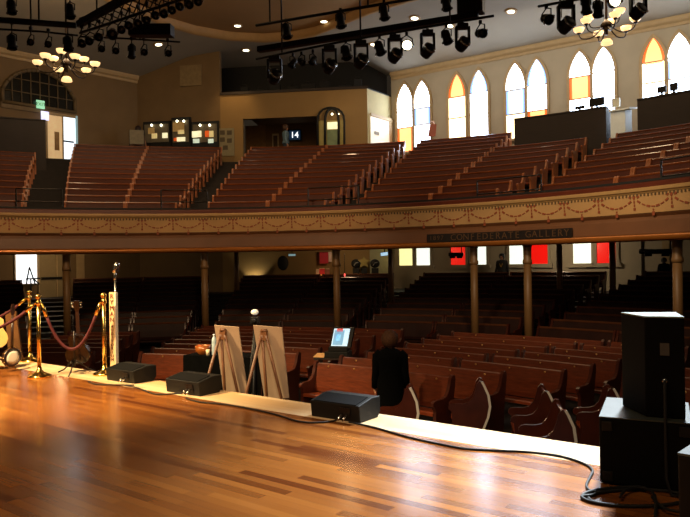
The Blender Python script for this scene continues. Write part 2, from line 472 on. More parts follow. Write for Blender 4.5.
for (ua, ub), lk, zz in zip(pairs, looks, zo):
    gothic(ua, .41, 6.7, 9.92, lk[0], lk[1], zz)
    gothic(ub, .41, 6.7, 9.92, lk[2], lk[3], (zz[0] + .02, zz[1] + .04))
def low_window(u, g):
    NWIN[0] += 1
    hw, z0, z1 = .36, 1.3, 2.9
    def P(x, z, off): return wpt(u + x, z, off)
    mb = MB()
    for x0, x1, za, zb in ((-hw - .12, -hw, z0, z1), (hw, hw + .12, z0, z1), (-hw - .12, hw + .12, z1, z1 + .12), (-hw - .2, hw + .2, z0 - .16, z0)):
        o = -.14 if za < z0 else -.08
        mb.prism([P(x0, za, 0), P(x1, za, 0), P(x1, zb, 0), P(x0, zb, 0)], NV * o)
    win = mb.build('window_%d' % NWIN[0], M_wallR, None, org=tuple(P(0, z0, 0))); win['kind'] = 'structure'
    pn = MB(); pn.add([P(-hw, z0, -.03), P(hw, z0, -.03), P(hw, z1, -.03), P(-hw, z1, -.03)], [(0, 1, 2, 3)]); pn.build('glass_pane', g, win)
GL_y = glass('yellow lower glass', '#fbf3a8', 1.1); GL_w = glass('white lower glass', '#eef6e4', 1.2)
for u, g in ((-8.46, GL_y), (-7.53, GL_w), (-5.75, G_r), (-4.75, GL_w), (-2.97, GL_w), (-2.02, G_r), (-.25, GL_w), (.69, G_r)):
    low_window(u, g)

for k_, (ua, ub) in enumerate(((1.55, 2.0), (2.75, 3.0), (4.3, 4.7))):
    mb = MB(); mb.prism([wpt(ua, .2, -.1), wpt(ub, .2, -.1), wpt(ub, 3.4, -.1), wpt(ua, 3.4, -.1)], NV * .1); struct('trim_%d' % (12 + k_), mb, M_trim if k_ == 1 else M_wallR)
# ------------------------------------------------------------------ balcony
RB = 11.55
AZ0, AZ1 = radians(-48), radians(74)
LIPZ, MOLZ = 2.98, 1.88
def band(name, prof, m, parent=None, n=120, smooth=False):
    mb = MB(); mb.sweep(prof, C0, AZ0, AZ1, n, smooth); o = struct(name, mb, m, parent); return o
front = band('wall_balcony_front', [(RB + .02, 2.86), (RB + .05, 2.42), (RB + .1, 2.36), (RB + .06, 2.28), (RB + .02, 2.0), (RB + .3, 1.95), (RB + .3, 2.86)], M_fasc)
fz = band('frieze', [(RB - .0, 2.86), (RB - .01, 2.84), (RB + .03, 2.44), (RB + .06, 2.44), (RB + .06, 2.86)], M_frieze, front)
band('trim_4', [(RB - .07, 2.90), (RB - .07, 2.95), (RB - .02, 2.98), (RB + .2, 2.98), (RB + .2, 2.85), (RB - .02, 2.85), (RB - .04, 2.88)], M_traytrim)
band('trim_5', [(RB + .0, 2.98), (RB, 3.07), (RB + .05, 3.1), (RB + .2, 3.1), (RB + .2, 2.98)], M_redcap)
band('trim_6', [(RB + .04, 3.1), (RB + .04, 3.15), (RB + .14, 3.15), (RB + .14, 3.1)], M_dark)
pr = [(RB + .0 + .075 * cos(a) - .02, MOLZ + .04 + .075 * sin(a)) for a in [2 * pi * k / 10 for k in range(10)]]
band('trim_7', pr, M_gold, smooth=True)
band('trim_8', [(RB + .02, 1.85), (RB + .02, 1.98), (RB + .4, 1.98), (RB + .4, 1.85)], mat('tan soffit edge', '#94643a', .5))
# swag garlands painted in relief
mb = MB(); mf = MB()
step = radians(4.28)
def fq(mbx, az, z, w, h, tilt=0.0):
    r = RB - .012 - (2.84 - z) * 0.0 + max(0, (2.84 - z)) * .1
    c = pol(C0, r, az, z); e = Vector((cos(az), -sin(az), 0)); up = Vector((0, 0, 1))
    d = e * cos(tilt) + up * sin(tilt); q = -e * sin(tilt) + up * cos(tilt)
    o = Vector((-sin(az), -cos(az), 0)) * .012
    P4 = [c - d * w / 2 - q * h / 2, c + d * w / 2 - q * h / 2, c + d * w / 2 + q * h / 2, c - d * w / 2 + q * h / 2]
    mbx.add(P4 + [p + o for p in P4], [(4, 5, 6, 7), (0, 1, 5, 4), (1, 2, 6, 5), (2, 3, 7, 6), (3, 0, 4, 7)])
a = radians(-29.0) - step * 4
while a < AZ1 - step:
    for k in range(1, 8):                      # dashes along the hanging curve
        s = k / 8; z = 2.77 - .2 * 4 * s * (1 - s)
        slope = -.2 * 4 * (1 - 2 * s) / (step * RB)
        fq(mb, a + step * s, z, .085, .024 + .018 * (k % 2), atan2(slope, 1))
    for k in range(4): fq(mb, a, 2.76 - k * .075, .03 + .02 * (k == 3), .055)      # tassel at each hook
    for k in (-1, 0, 1): fq(mb, a + k * .008, 2.79, .06, .05, k * .5)
    fq(mb, a + step / 2, 2.42, .06, .09)
    fq(mb, a + step / 2, 2.5, .03, .04)
    a += step
swg = mb.build('garland_pattern', M_swag, front)
a = AZ0
while a < AZ1:
    fq(mf, a, 2.83 - random.random() * .01, .035, .05 + random.random() * .02); a += radians(.42)
mf.build('fringe_pattern', M_fringe, front)

# stepped balcony floor and the raked underside
R0B, PB, H0B, DB = RB + 1.0, .847, 2.466, .284
NB = 13
prof = [(RB + .18, 2.3), (RB + .18, H0B)]
for i in range(NB):
    r = R0B + PB * i + .12
    prof += [(r, H0B + DB * i), (r, H0B + DB * (i + 1))]
prof += [(R0B + PB * NB + .35, H0B + DB * NB), (R0B + PB * NB + .35, H0B + DB * NB - .4), (R0B + PB * 4, 2.9)]
mb = MB(); mb.sweep(prof, C0, radians(-38), radians(70), 80); struct('floor_balcony', mb, M_step)
# tiers under the balcony
R0T, PT, DT, NT = 12.75, .847, .125, 11
prof = [(R0T - .72, FZ), (R0T - .72, FZ + .02)]
for i in range(NT):
    r = R0T + PT * i + .12
    prof += [(r, FZ + .02 + DT * i), (r, FZ + .02 + DT * (i + 1))]
prof += [(26.5, FZ + .02 + DT * NT), (26.5, FZ)]
mb = MB(); mb.sweep(prof, C0, radians(-38), radians(70), 80); struct('floor_tiers', mb, M_step)

# ------------------------------------------------------------------ pews
def end_profile():
    # y away from the stage (top of back at 0), z up
    return [(-.08, 0), (-.06, .3), (-.03, .55), (.015, .78), (.03, .9), (.01, .945), (-.035, .95), (-.075, .91), (-.10, .82), (-.14, .72), (-.2, .65), (-.28, .625), (-.4, .62), (-.48, .615), (-.52, .59), (-.52, .55), (-.48, .52), (-.46, .45), (-.47, .2), (-.5, 0)]
END_MESH = {}
def end_mesh(m):
    if m.name not in END_MESH:
        mb = MB(); mb.prism([(-.028, y, z) for y, z in end_profile()], (.056, 0, 0))
        END_MESH[m.name] = mb.mesh('end_panel', m)
    return END_MESH[m.name]
STUD = {}
def stud_mesh():
    if 'm' not in STUD:
        mb = MB(); M = Matrix.Rotation(pi / 2, 4, 'X')
        mb.lathe([(.018, 0), (.018, .006), (.008, .012), (.002, .013)], (0, 0, 0), 8, M); STUD['m'] = mb.mesh('number_plate', M_brassstud)
    return STUD['m']
def pew(c, r, a0, a1, z, label, group, mats, studs=0):
    am = (a0 + a1) / 2
    a0 += .032 / r; a1 -= .032 / r
    root = thing('church_pew', pol(c, r - .2, am, z), label, 'pew', group)
    arc = r * (a1 - a0); n = max(2, int(arc / .5))
    da = .03 / r
    mb = MB()
    mb.sweep([(r - .10, z + .42), (r - .115, z + .5), (r - .085, z + .68), (r - .045, z + .86), (r - .035, z + .9), (r - .005, z + .915), (r + .015, z + .895), (r - .01, z + .84), (r - .05, z + .66), (r - .075, z + .5), (r - .065, z + .42)], c, a0 + da, a1 - da, n)
    mb.build('backrest', mats[0], root)
    mb = MB()
    mb.sweep([(r - .09, z + .40), (r - .30, z + .415), (r - .44, z + .44), (r - .475, z + .425), (r - .475, z + .385), (r - .44, z + .375), (r - .09, z + .35)], c, a0 + da, a1 - da, n)
    mb.build('seat', mats[1], root)
    if len(mats) > 3:
        mb = MB(); mb.sweep([(r - .05, z + .885), (r - .055, z + .915), (r - .03, z + .935), (r + .015, z + .93), (r + .03, z + .9), (r + .01, z + .885)], c, a0 + da, a1 - da, n); mb.build('top_rail', mats[3], root)
    for a in (a0, a1):
        e = bpy.data.objects.new('end_panel', end_mesh(mats[2])); COL.objects.link(e); e.parent = root
        e.location = pol(c, r, a, z) - root.location; e.rotation_euler = (0, 0, -a)
    for k in range(studs):
        a = a0 + (a1 - a0) * (k + .5) / studs
        s = bpy.data.objects.new('number_plate', stud_mesh()); COL.objects.link(s); s.parent = root
        s.location = pol(c, r - .047, a, z + .865) - root.location; s.rotation_euler = (0, 0, -a)
    return root

R = radians
# aisle edges drift a little from front row to back row
bal_sections = [(-36, -36, -27.1, -24.4, 'under the booth by the arched window', 10), (-22.2, -21.2, -14.4, -13.5, 'just past the doorway aisle', 13), (-14.4, -13.5, -7.5, -5.2, 'below the lit display cases', 13),
                (-3.3, -2.0, 5.1, 6.8, 'below the lobby opening', 13), (5.1, 6.8, 13.4, 15.8, 'below the arched glass case', 13), (17.8, 17.5, 28.1, 27.5, 'under the two narrowest window pairs', 13),
                (28.1, 27.7, 37.2, 38.2, 'below the dark control booth', 9), (42.5, 39.9, 51.8, 49.5, 'right of the booth aisle', 9), (51.8, 49.5, 62, 60, 'below the far dark booth', 9)]
for a0f, a0b, a1f, a1b, where, rows in bal_sections:
    for i in range(rows):
        a0 = a0f + (a0b - a0f) * i / 12; a1 = a1f + (a1b - a1f) * i / 12
        pew(C0, R0B + PB * i, R(a0), R(a1), H0B + DB * i, '%s-row balcony pew of red-brown wood %s' % (ORD[i], where), 'balcony pews', (M_pewB, M_pewseat, M_pewendB, M_rail))
tier_sections = [(-36, -26.6, 'beside the bright low window'), (-21.5, -14.05, 'behind the guitar and microphone'), (-13.95, -6.6, 'left of the second column'), (-2.7, 6.4, 'below the glowing wall lamp'),
                 (6.6, 15.0, 'near the souvenir stall'), (18.4, 27.95, 'below the yellow and white low windows'), (28.05, 37.9, 'around the two close columns'),
                 (41.5, 50.95, 'under the last red window'), (51.05, 62, 'behind the tall loudspeaker')]
for a0, a1, where in tier_sections:
    for i in range(NT):
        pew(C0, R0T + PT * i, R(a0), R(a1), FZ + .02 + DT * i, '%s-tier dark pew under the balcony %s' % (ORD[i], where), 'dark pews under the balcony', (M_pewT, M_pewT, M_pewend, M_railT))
RM, PM = 13.0, .82
MM = (M_pew, M_pewseat, M_pewend)
for i in range(0, 8):
    r = RM + PM * i
    aL = atan2(3.49, sqrt(r * r - 3.49 ** 2))
    if i < 6: pew(CM, r, R(-1 + i * .3), aL - R(4.6), FZ, '%s-row main floor pew beyond the guitar on stage' % ORD[i], 'main floor pews', MM)
    pew(CM, r, aL, R(29.4), FZ, '%s-row main floor pew behind the easels and black table' % ORD[i], 'main floor pews', MM, 3)
    if i < 2:
        pew(CM, r, R(33.3), R(45.9 + 1.6 * i), FZ, ['foremost varnished pew beside the standing woman', 'second-row long varnished pew just behind the standing woman'][i], 'main floor pews', MM, 5)
    else:
        ad = R(41.4 + (i - 2) * .72)
        pew(CM, r, R(33.5), ad, FZ, '%s-row varnished pew beyond the woman, nearer the screen' % ORD[i], 'main floor pews', MM, 3)
        pew(CM, r, ad + R(.25), R(49.6 + i * .1), FZ, '%s-row varnished pew beyond the woman, nearer the loudspeaker' % ORD[i], 'main floor pews', MM, 3)
    if 2 <= i < 7:
        pew(CM, r, R(53.6), R(63 - i), FZ, '%s-row pew across the aisle, behind the loudspeaker stack' % ORD[i], 'main floor pews', MM, 3)

# short side pews by the stage lip, seen from their near ends
def side_pew(px, py, length, label, yaw=(-.985, .17)):
    p = onz(px, py, FZ + .92)
    fx = Vector((yaw[0], yaw[1], 0)).normalized(); ax = Vector((-fx.y, fx.x, 0))
    if ax.y < 0: ax = -ax
    root = thing('church_pew', (p.x, p.y, FZ), label, 'pew', 'short side pews at the stage lip')
    def L(y, z, k): return Vector((p.x, p.y, FZ + z)) - fx * y + ax * k
    bulge = [(-.1, 0), (-.02, .2), (.07, .42), (.1, .58), (.08, .74), (.02, .88), (-.01, .935), (-.05, .945), (-.09, .9), (-.115, .8), (-.15, .7), (-.21, .635), (-.29, .61), (-.42, .61), (-.47, .6), (-.5, .57), (-.5, .53), (-.46, .5), (-.45, .42), (-.46, .2), (-.49, 0)]
    for k in (0, length):
        mb = MB(); mb.prism([L(y, z, k) for y, z in bulge], ax * .05); mb.build('end_panel', M_pewend, root)
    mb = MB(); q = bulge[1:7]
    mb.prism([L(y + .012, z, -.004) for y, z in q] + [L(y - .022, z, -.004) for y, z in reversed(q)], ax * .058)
    e = mb.build('lit_edge_strip', M_edge, root); e['label'] = 'back edge painted pale for window light'  # pale strip stands in for window light along the back edge
    mb = MB(); mb.prism([L(y, z, .05) for y, z in ((-.1, .42), (-.06, .5), (.0, .62), (-.01, .78), (-.045, .9), (-.02, .9), (.02, .8), (.035, .6), (-.03, .48), (-.07, .42))], ax * (length - .05))
    mb.build('backrest', M_pew, root)
    mb = MB(); mb.prism([L(y, z, .05) for y, z in ((-.09, .41), (-.45, .43), (-.47, .4), (-.45, .37), (-.09, .36))], ax * (length - .05)); mb.build('seat', M_pewseat, root)
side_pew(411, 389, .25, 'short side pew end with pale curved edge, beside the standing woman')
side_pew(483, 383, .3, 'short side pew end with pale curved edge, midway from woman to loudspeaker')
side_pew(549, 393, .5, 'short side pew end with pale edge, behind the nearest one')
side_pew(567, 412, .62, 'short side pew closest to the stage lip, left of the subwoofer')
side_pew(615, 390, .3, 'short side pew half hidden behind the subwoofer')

# ------------------------------------------------------------------ columns
ncol = [0]
def column(px, r, z0, z1, rad, lab):
    az = azof(px, 300, r); p = pol(C0, r, az, z0)
    ncol[0] += 1
    o = thing('column', p, None, None); del_ = [o.__delitem__(k) for k in ('label', 'category') if k in o.keys()]
    o['kind'] = 'structure'
    mb = MB(); h = z1 - z0
    mb.lathe([(rad * 1.7, 0), (rad * 1.7, .12), (rad * 1.3, .2), (rad * 1.05, .3)], p, 16); mb.build('column_base', M_col, o)
    mb = MB(); mb.lathe([(rad * 1.05, .3), (rad, h * .5), (rad * .95, h - .62)], p, 16); mb.build('column_shaft', M_col, o)
    mb = MB(); mb.lathe([(rad * 1.0, h - .62), (rad * 1.2, h - .6), (rad * 1.2, h - .53), (rad * 1.0, h - .5), (rad * 1.05, h - .2), (rad * 1.5, h - .06), (rad * 1.6, h)], p, 16); mb.build('column_capital', M_col, o)
for px in (67, 205, 337, 474.5, 528, 678): column(px, 11.95, FZ, 2.0, .1, '')
for px in (237, 391, 560, 613): column(px, R0T + PT * 6 + .175, FZ + .02 + DT * 7, 2.7, .095, '')

# ------------------------------------------------------------------ balcony rails
def guard(px0, px1, py, lab):
    a0, a1 = azof(px0, py, RB + .3), azof(px1, py, RB + .3); zt = onr((px0 + px1) / 2, py, RB + .3).z
    am = (a0 + a1) / 2
    o = thing('guard_rail', pol(C0, RB + .3, am, H0B), lab, 'railing', 'thin balcony aisle rails')
    for a in (a0, a1):
        mb = MB(); mb.tube([pol(C0, RB + .3, a, H0B), pol(C0, RB + .3, a, zt)], .022, 6); mb.build('post', M_metal, o)
    for z in (zt, zt - .35):
        mb = MB(); mb.tube([pol(C0, RB + .3, a0 + (a1 - a0) * k / 6, z) for k in range(7)], .018, 6); mb.build('rail', M_metal, o)
guard(16, 62, 189, 'thin dark rail at the foot of the doorway aisle')
guard(161, 207, 190, 'thin dark rail below the display cases aisle')
guard(308, 358, 187, 'thin dark rail at the foot of the sunlit aisle')
guard(477, 541, 178, 'thin dark rail at the foot of the booth aisle')
guard(661, 715, 156, 'thin dark rail above the loudspeaker, cut by the photo edge')

# ------------------------------------------------------------------ gallery sign
a0, a1 = azof(427, 240, RB - .06), azof(572, 238, RB - .06)
zs0, zs1 = 1.99, 2.21
RS = RB - .07
sg = thing('gallery_sign', pol(C0, RS, (a0 + a1) / 2, zs0), 'long dark curved sign with dull gilt words on balcony front', 'sign')
mb = MB(); mb.sweep([(RS, zs0), (RS, zs1), (RS + .05, zs1), (RS + .05, zs0)], C0, a0, a1, 30); mb.build('board', M_signb, sg)
def letters(s, x0, x1, size):
    for i, ch in enumerate(s):
        if ch == ' ': continue
        px = x0 + (x1 - x0) * (i + .5) / len(s); a = azof(px, 240, RS)
        p = pol(C0, RS - .006, a, (zs0 + zs1) / 2)
        mb = MB(); add_text(mb, ch, size, frame_at(p, (cos(a), -sin(a), 0), (0, 0, 1))); mb.build('letter', M_gilt, sg)
letters('1897', 429, 444, .17); letters('CONFEDERATE', 450, 520.5, .235); letters('GALLERY', 525, 570, .235)

# ------------------------------------------------------------------ control booths, desk, left booth
def booth(px0, px1, r, zb, py_top0, name, lab, depth=1.7, px_mid=None):
    a0, a1 = azof(px0, py_top0, r), azof(px1, py_top0, r); zt = onr((px0 + px1) / 2, py_top0, r).z
    o = thing(name, pol(C0, r, (a0 + a1) / 2, zb), lab, 'control booth')
    mb = MB(); mb.sweep([(r, zb), (r, zt), (r + .06, zt), (r + .06, zb)], C0, a0, a1, 8); mb.build('front_panel', M_darkwood, o)
    mb = MB(); mb.sweep([(r - .03, zt), (r - .03, zt + .05), (r + .3, zt + .05), (r + .3, zt)], C0, a0, a1, 8); mb.build('ledge', M_darkwood, o)
    for a in (a0, a1):
        e = Vector((cos(a), -sin(a), 0)) * .05 * (1 if a == a0 else -1)
        mb = MB(); p = pol(C0, r + .06, a, zb); q = pol(C0, r + depth, a, zb)
        mb.prism([p, q, q + Vector((0, 0, zt - zb)), p + Vector((0, 0, zt - zb))], e); mb.build('side_panel', M_darkwood, o)
    return o, zt, a0, a1
rb = R0B + PB * 8 + .62
zb9 = H0B + DB * 9
_, zt1, b0, b1 = booth(514, 606, rb, zb9, 114, 'control_booth', 'dark wooden control booth beside the white desk')
_, zt2, b2, b3 = booth(637, 735, rb, zb9, 92, 'control_booth', 'dark wooden control booth at the far windows, cut by photo edge')
def monitor(name, px, py, r, w, h, lab, m=None):
    a = azof(px, py, r); p = onr(px, py, r)
    o = thing(name, p, lab, 'monitor')
    e = Vector((cos(a), -sin(a), 0)); nn = Vector((sin(a), cos(a), 0))
    mb = MB(); c = p + Vector((0, 0, h / 2 + .1)); mb.box(c, (w, .08, h), rz=-a); mb.build('screen_case', M_fixture, o)
    mb = MB(); mb.tube([p, p + Vector((0, 0, .12))], .04, 8); mb.lathe([(.12, 0), (.12, .02), (.03, .04)], p, 12); mb.build('foot', M_fixture, o)
zz = onr(596, 110, rb + .2)
monitor('monitor', 597, 108.6, rb + .2, .52, .28, 'dark computer monitor on the control booth ledge near the white desk')
monitor('monitor', 580, 111.6, rb + .2, .34, .1, 'low dark console on the control booth ledge left of the monitor')
monitor('monitor', 662, 95.5, rb + .2, .28, .2, 'dark monitor against the orange-topped window, far booth ledge')
monitor('monitor', 674, 93.5, rb + .2, .24, .24, 'taller dark monitor beside the shorter one, far booth ledge')
# white desk
M_white = mat('white painted desk', '#eef0e2', .5, var=.05)
a0, a1 = azof(609, 130, rb + .1), azof(631, 130, rb + .1)
wz = onr(618, 111, rb).z
o = thing('white_desk', pol(C0, rb + .3, (a0 + a1) / 2, zb9 - DB), 'white lectern-like desk standing right of the dark control booth', 'desk')
mb = MB(); mb.sweep([(rb + .02, zb9 - DB), (rb + .02, wz), (rb + .7, wz + .12), (rb + .7, zb9 - DB)], C0, a0 + .004, a1 - .008, 2); mb.build('cabinet', M_white, o)
mb = MB(); mb.sweep([(rb - .06, wz), (rb - .06, wz + .06), (rb + .78, wz + .2), (rb + .78, wz + .14)], C0, a0 + .003, a1, 2); mb.build('sloped_top', M_white, o)
p = onr(616, 106, rb + .5)
o = thing('paper_stack', p, 'upright white sheets on top of the white desk', 'papers')
mb = MB(); mb.box(p + Vector((0, 0, .12)), (.26, .1, .3), rz=-a0); mb.build('sheets', M_white, o)
# dark booth by the arched door
r = R0B + PB * 9 - .35
a0, a1 = R(-33), azof(46, 150, r + .75)
zt = onr(20, 119.5, r + .75).z; zb = H0B + DB * 10 + .2
o = thing('panelled_booth', pol(C0, r, (a0 + a1) / 2, zb - 1), 'dark wooden booth in front of the arched window, beside doorway', 'booth')
mb = MB(); mb.sweep([(r + .72, zb - .2), (r + .72, zt), (r + .8, zt), (r + .8, zb - .2)], C0, a0, a1, 4); mb.build('front_panel', M_darkwood, o)
mb = MB(); mb.sweep([(r + .68, zt), (r + .68, zt + .05), (r + .84, zt + .05), (r + .84, zt)], C0, a0, a1, 4); mb.build('cap_rail', M_darkwood, o)

# ------------------------------------------------------------------ arched window and bright doorway on the left wall
AD = (Vector((*A1, 0)) - Vector((*A0, 0))).normalized(); AN = Vector((-AD.y, AD.x, 0))
if AN.y > 0: AN = -AN                     # toward the room
def aw(px, py, off=0.0): return onwall(px, py, A0, A1) + AN * off
wl, wr = aw(2, 95), aw(74.5, 106)
zsp = (aw(3, 89).z + aw(73, 100).z) / 2; zap = aw(35, 70.5).z; zbt = (aw(3, 102.5).z + aw(73, 111.5).z) / 2
def ap(s, z, off): 
    p = wl + (wr - wl) * s; return Vector((p.x, p.y, z)) + AN * off
narc = 16
wwid = (wr - wl).length
hh = zap - zsp; Rr = ((wwid / 2) ** 2 + hh * hh) / (2 * hh)
def az_(s): 
    x = (s - .5) * wwid; return zsp + sqrt(Rr * Rr - x * x) - (Rr - hh)
mb = MB()
def strip(pts, w=.09, off=.1):
    # flat bar through pts in the wall plane
    for p, q in zip(pts[:-1], pts[1:]):
        mb.tube([p, q], w / 2, 6)
outl = [ap(0, zbt, .05)] + [ap(k / narc, az_(k / narc), .05) for k in range(narc + 1)] + [ap(1, zbt, .05), ap(0, zbt, .05)]
strip(outl, .16)
for k in range(1, 8): strip([ap(k / 8, zbt, .05), ap(k / 8, az_(k / 8), .05)], .05)
for zz in (zbt + (zap - zbt) * .33, zbt + (zap - zbt) * .68):
    ss = [k / 40 for k in range(41) if az_(k / 40) > zz]
    strip([ap(ss[0], zz, .05), ap(ss[-1], zz, .05)], .05)
NWIN[0] += 1
win = mb.build('window_%d' % NWIN[0], mat('tan window frame', '#6e5c40', .6, var=.08), None, org=tuple(wl)); win['kind'] = 'structure'
mb = MB(); pts = [ap(0, zbt, .02)] + [ap(k / narc, az_(k / narc), .02) for k in range(narc + 1)] + [ap(1, zbt, .02)]
mb.add(pts, [tuple(range(len(pts)))]); mb.build('glass_pane', mat('dark window glass', '#10130f', .15, var=.1), win)
# transom band
mb = MB(); p, q = ap(-.02, zbt, 0), ap(1.02, zbt, 0)
mb.prism([p + Vector((0, 0, -.25)), q + Vector((0, 0, -.25)), q, p], AN * .06); struct('trim_9', mb, mat('transom paint', '#77603c', .6))
# doorway: bright corridor recess panels
d0, d1 = aw(46.5, 140), aw(75.5, 140); dzt = aw(60, 116.5).z; dzb = H0B + DB * 12.6
def dp(s, z, off): 
    p = d0 + (d1 - d0) * s; return Vector((p.x, p.y, z)) + AN * off
o = bpy.data.objects.new('door_1', None); o.location = dp(.5, dzb, 0); COL.objects.link(o); o['kind'] = 'structure'
def panel(name, s0, s1, z0, z1, off, m, par=None):
    mb = MB(); mb.prism([dp(s0, z0, off - .02), dp(s1, z0, off - .02), dp(s1, z1, off - .02), dp(s0, z1, off - .02)], AN * .02); return mb.build(name, m, par or o)
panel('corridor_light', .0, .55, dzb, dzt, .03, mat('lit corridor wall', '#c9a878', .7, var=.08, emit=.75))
panel('daylight_panel', .55, 1.0, dzb, dzt, .035, mat('daylight door glass', '#dff0ff', .4, var=.05, emit=1.5))
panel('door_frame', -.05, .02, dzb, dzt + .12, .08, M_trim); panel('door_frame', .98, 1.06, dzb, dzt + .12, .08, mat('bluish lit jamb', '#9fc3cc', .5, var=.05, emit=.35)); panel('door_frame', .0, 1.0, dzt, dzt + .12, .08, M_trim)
panel('door_frame', .52, .57, dzb, dzt, .06, M_trim)
panel('picture', .26, .42, dzb + .55, dzb + 1.35, .045, mat('framed print', '#a5814e', .6))
panel('push_bar', .56, .92, dzb + .95, dzb + 1.02, .07, M_metal)
o2 = thing('exit_sign', aw(39, 106, .1), 'small glowing green-white exit sign under the arched window', 'sign')
ez = aw(39, 104, .12); mb = MB(); e1, e2 = aw(35, 108, .12), aw(43, 108.6, .12)
zA, zB = aw(35, 108.5, .12).z, aw(35, 100.5, .12).z
mb.prism([Vector((e1.x, e1.y, zA)), Vector((e2.x, e2.y, zA)), Vector((e2.x, e2.y, zB)), Vector((e1.x, e1.y, zB))], AN * .06); mb.build('lit_face', mat('exit sign glow', '#9fe6b8', .4, var=.05, emit=.8), o2)
mb = MB(); add_text(mb, 'EXIT', .2, frame_at((e1 + e2) / 2 * 1.0 + AN * .065 + Vector((0, 0, (zA + zB) / 2 - ((e1 + e2) / 2).z)), (e2 - e1) * Vector((1, 1, 0)), (0, 0, 1))); mb.build('lettering', mat('exit letters', '#2c7a4c', .5), o2)
o3 = thing('wall_monitor', aw(42, 117, .1), 'small glaring bluish screen at the doorway, above the booth', 'screen')
e1, e2 = aw(38.5, 117, .25), aw(46, 117, .25); zA, zB = aw(42, 121, .25).z, aw(42, 112.5, .25).z
mb = MB(); mb.prism([Vector((e1.x, e1.y, zA)), Vector((e2.x, e2.y, zA)), Vector((e2.x, e2.y, zB)), Vector((e1.x, e1.y, zB))], AN * .05); mb.build('lit_face', mat('bluish screen glow', '#cfd0ff', .4, emit=1.4), o3)
mb = MB(); mb.tube([(e1 + e2) / 2 + Vector((0, 0, 0)), (e1 + e2) / 2 - AN * .2], .03, 6); mb.build('bracket', M_metal, o3)

# ground floor left: bright window, beige door, jamb
def lowpanel(px0, px1, py0, py1, off, m, name, par=None):
    p, q = aw(px0, (py0 + py1) / 2, off), aw(px1, (py0 + py1) / 2, off); za, zb = aw((px0 + px1) / 2, py1, off).z, aw((px0 + px1) / 2, py0, off).z
    mb = MB(); mb.prism([Vector((p.x, p.y, za)), Vector((q.x, q.y, za)), Vector((q.x, q.y, zb)), Vector((p.x, p.y, zb))], AN * .04)
    return mb.build(name, m, par)
NWIN[0] += 1
wlow = lowpanel(14, 37.5, 250, 284.5, .02, M_trim, 'window_%d' % NWIN[0]); wlow['kind'] = 'structure'
g = lowpanel(15.5, 36, 252, 283.5, .05, glass('low window daylight', '#f2f6fa', 1.6), 'glass_pane'); g.parent = wlow
dlow = lowpanel(38.5, 61.5, 250, 299, .03, mat('beige double door', '#8a744c', .6, var=.06, emit=.06), 'door_2'); dlow['kind'] = 'structure'
for px in (37.5, 55.5): g = lowpanel(px, px + 1.1, 250, 300, .07, M_trim, 'door_stile'); g.parent = dlow
g = lowpanel(40, 61, 277, 279.5, .1, M_metal, 'push_bar'); g.parent = dlow
o = thing('side_ledge', aw(52, 305, .6), 'bench ledge tinted for bluish floor light below the beige door', 'bench')
p = aw(42, 302, .5); q = aw(63, 302, .5); zl = aw(52, 300, .5).z
mb = MB(); mb.prism([Vector((p.x, p.y, zl - .14)), Vector((q.x, q.y, zl - .14)), Vector((q.x, q.y, zl)), Vector((p.x, p.y, zl))], AN * .4); mb.build('bench_top', mat('ledge tinted for floor light', '#7f8a9a', .5, emit=.12), o)  # bluish colour and glow stand in for light on the floor here
for s in (.1, .9):
    mb = MB(); c = p.lerp(q, s) + AN * .2; mb.box((c.x, c.y, (zl - .14 + FZ) / 2), (.1, .3, zl - .14 - FZ)); mb.build('bench_leg', M_dark, o)
jm = lowpanel(76, 84, 250, 296, .02, M_trim, 'trim_10'); jm['kind'] = 'structure'
# folding chair silhouette before the bright window
p = aw(26, 284, .5)
zf = FZ + .02 + DT * NT
o = thing('folding_easel', (p.x, p.y, zf), 'thin dark folding easel silhouetted against the bright low window', 'easel')
for (xa, ya, xb, yb) in ((24.6, 267, 21.5, 284.5), (24.6, 267, 30.5, 284.5), (20.8, 279, 35.5, 278.2), (28, 278, 34.5, 284)):
    mb = MB(); mb.tube([aw(xa, ya, .5), aw(xb, yb, .5)], .03, 6); mb.build('strut', M_fixture, o)
mb = MB(); mb.tube([Vector((p.x, p.y, zf)), aw(26, 279, .5)], .03, 6); mb.build('leg', M_fixture, o)

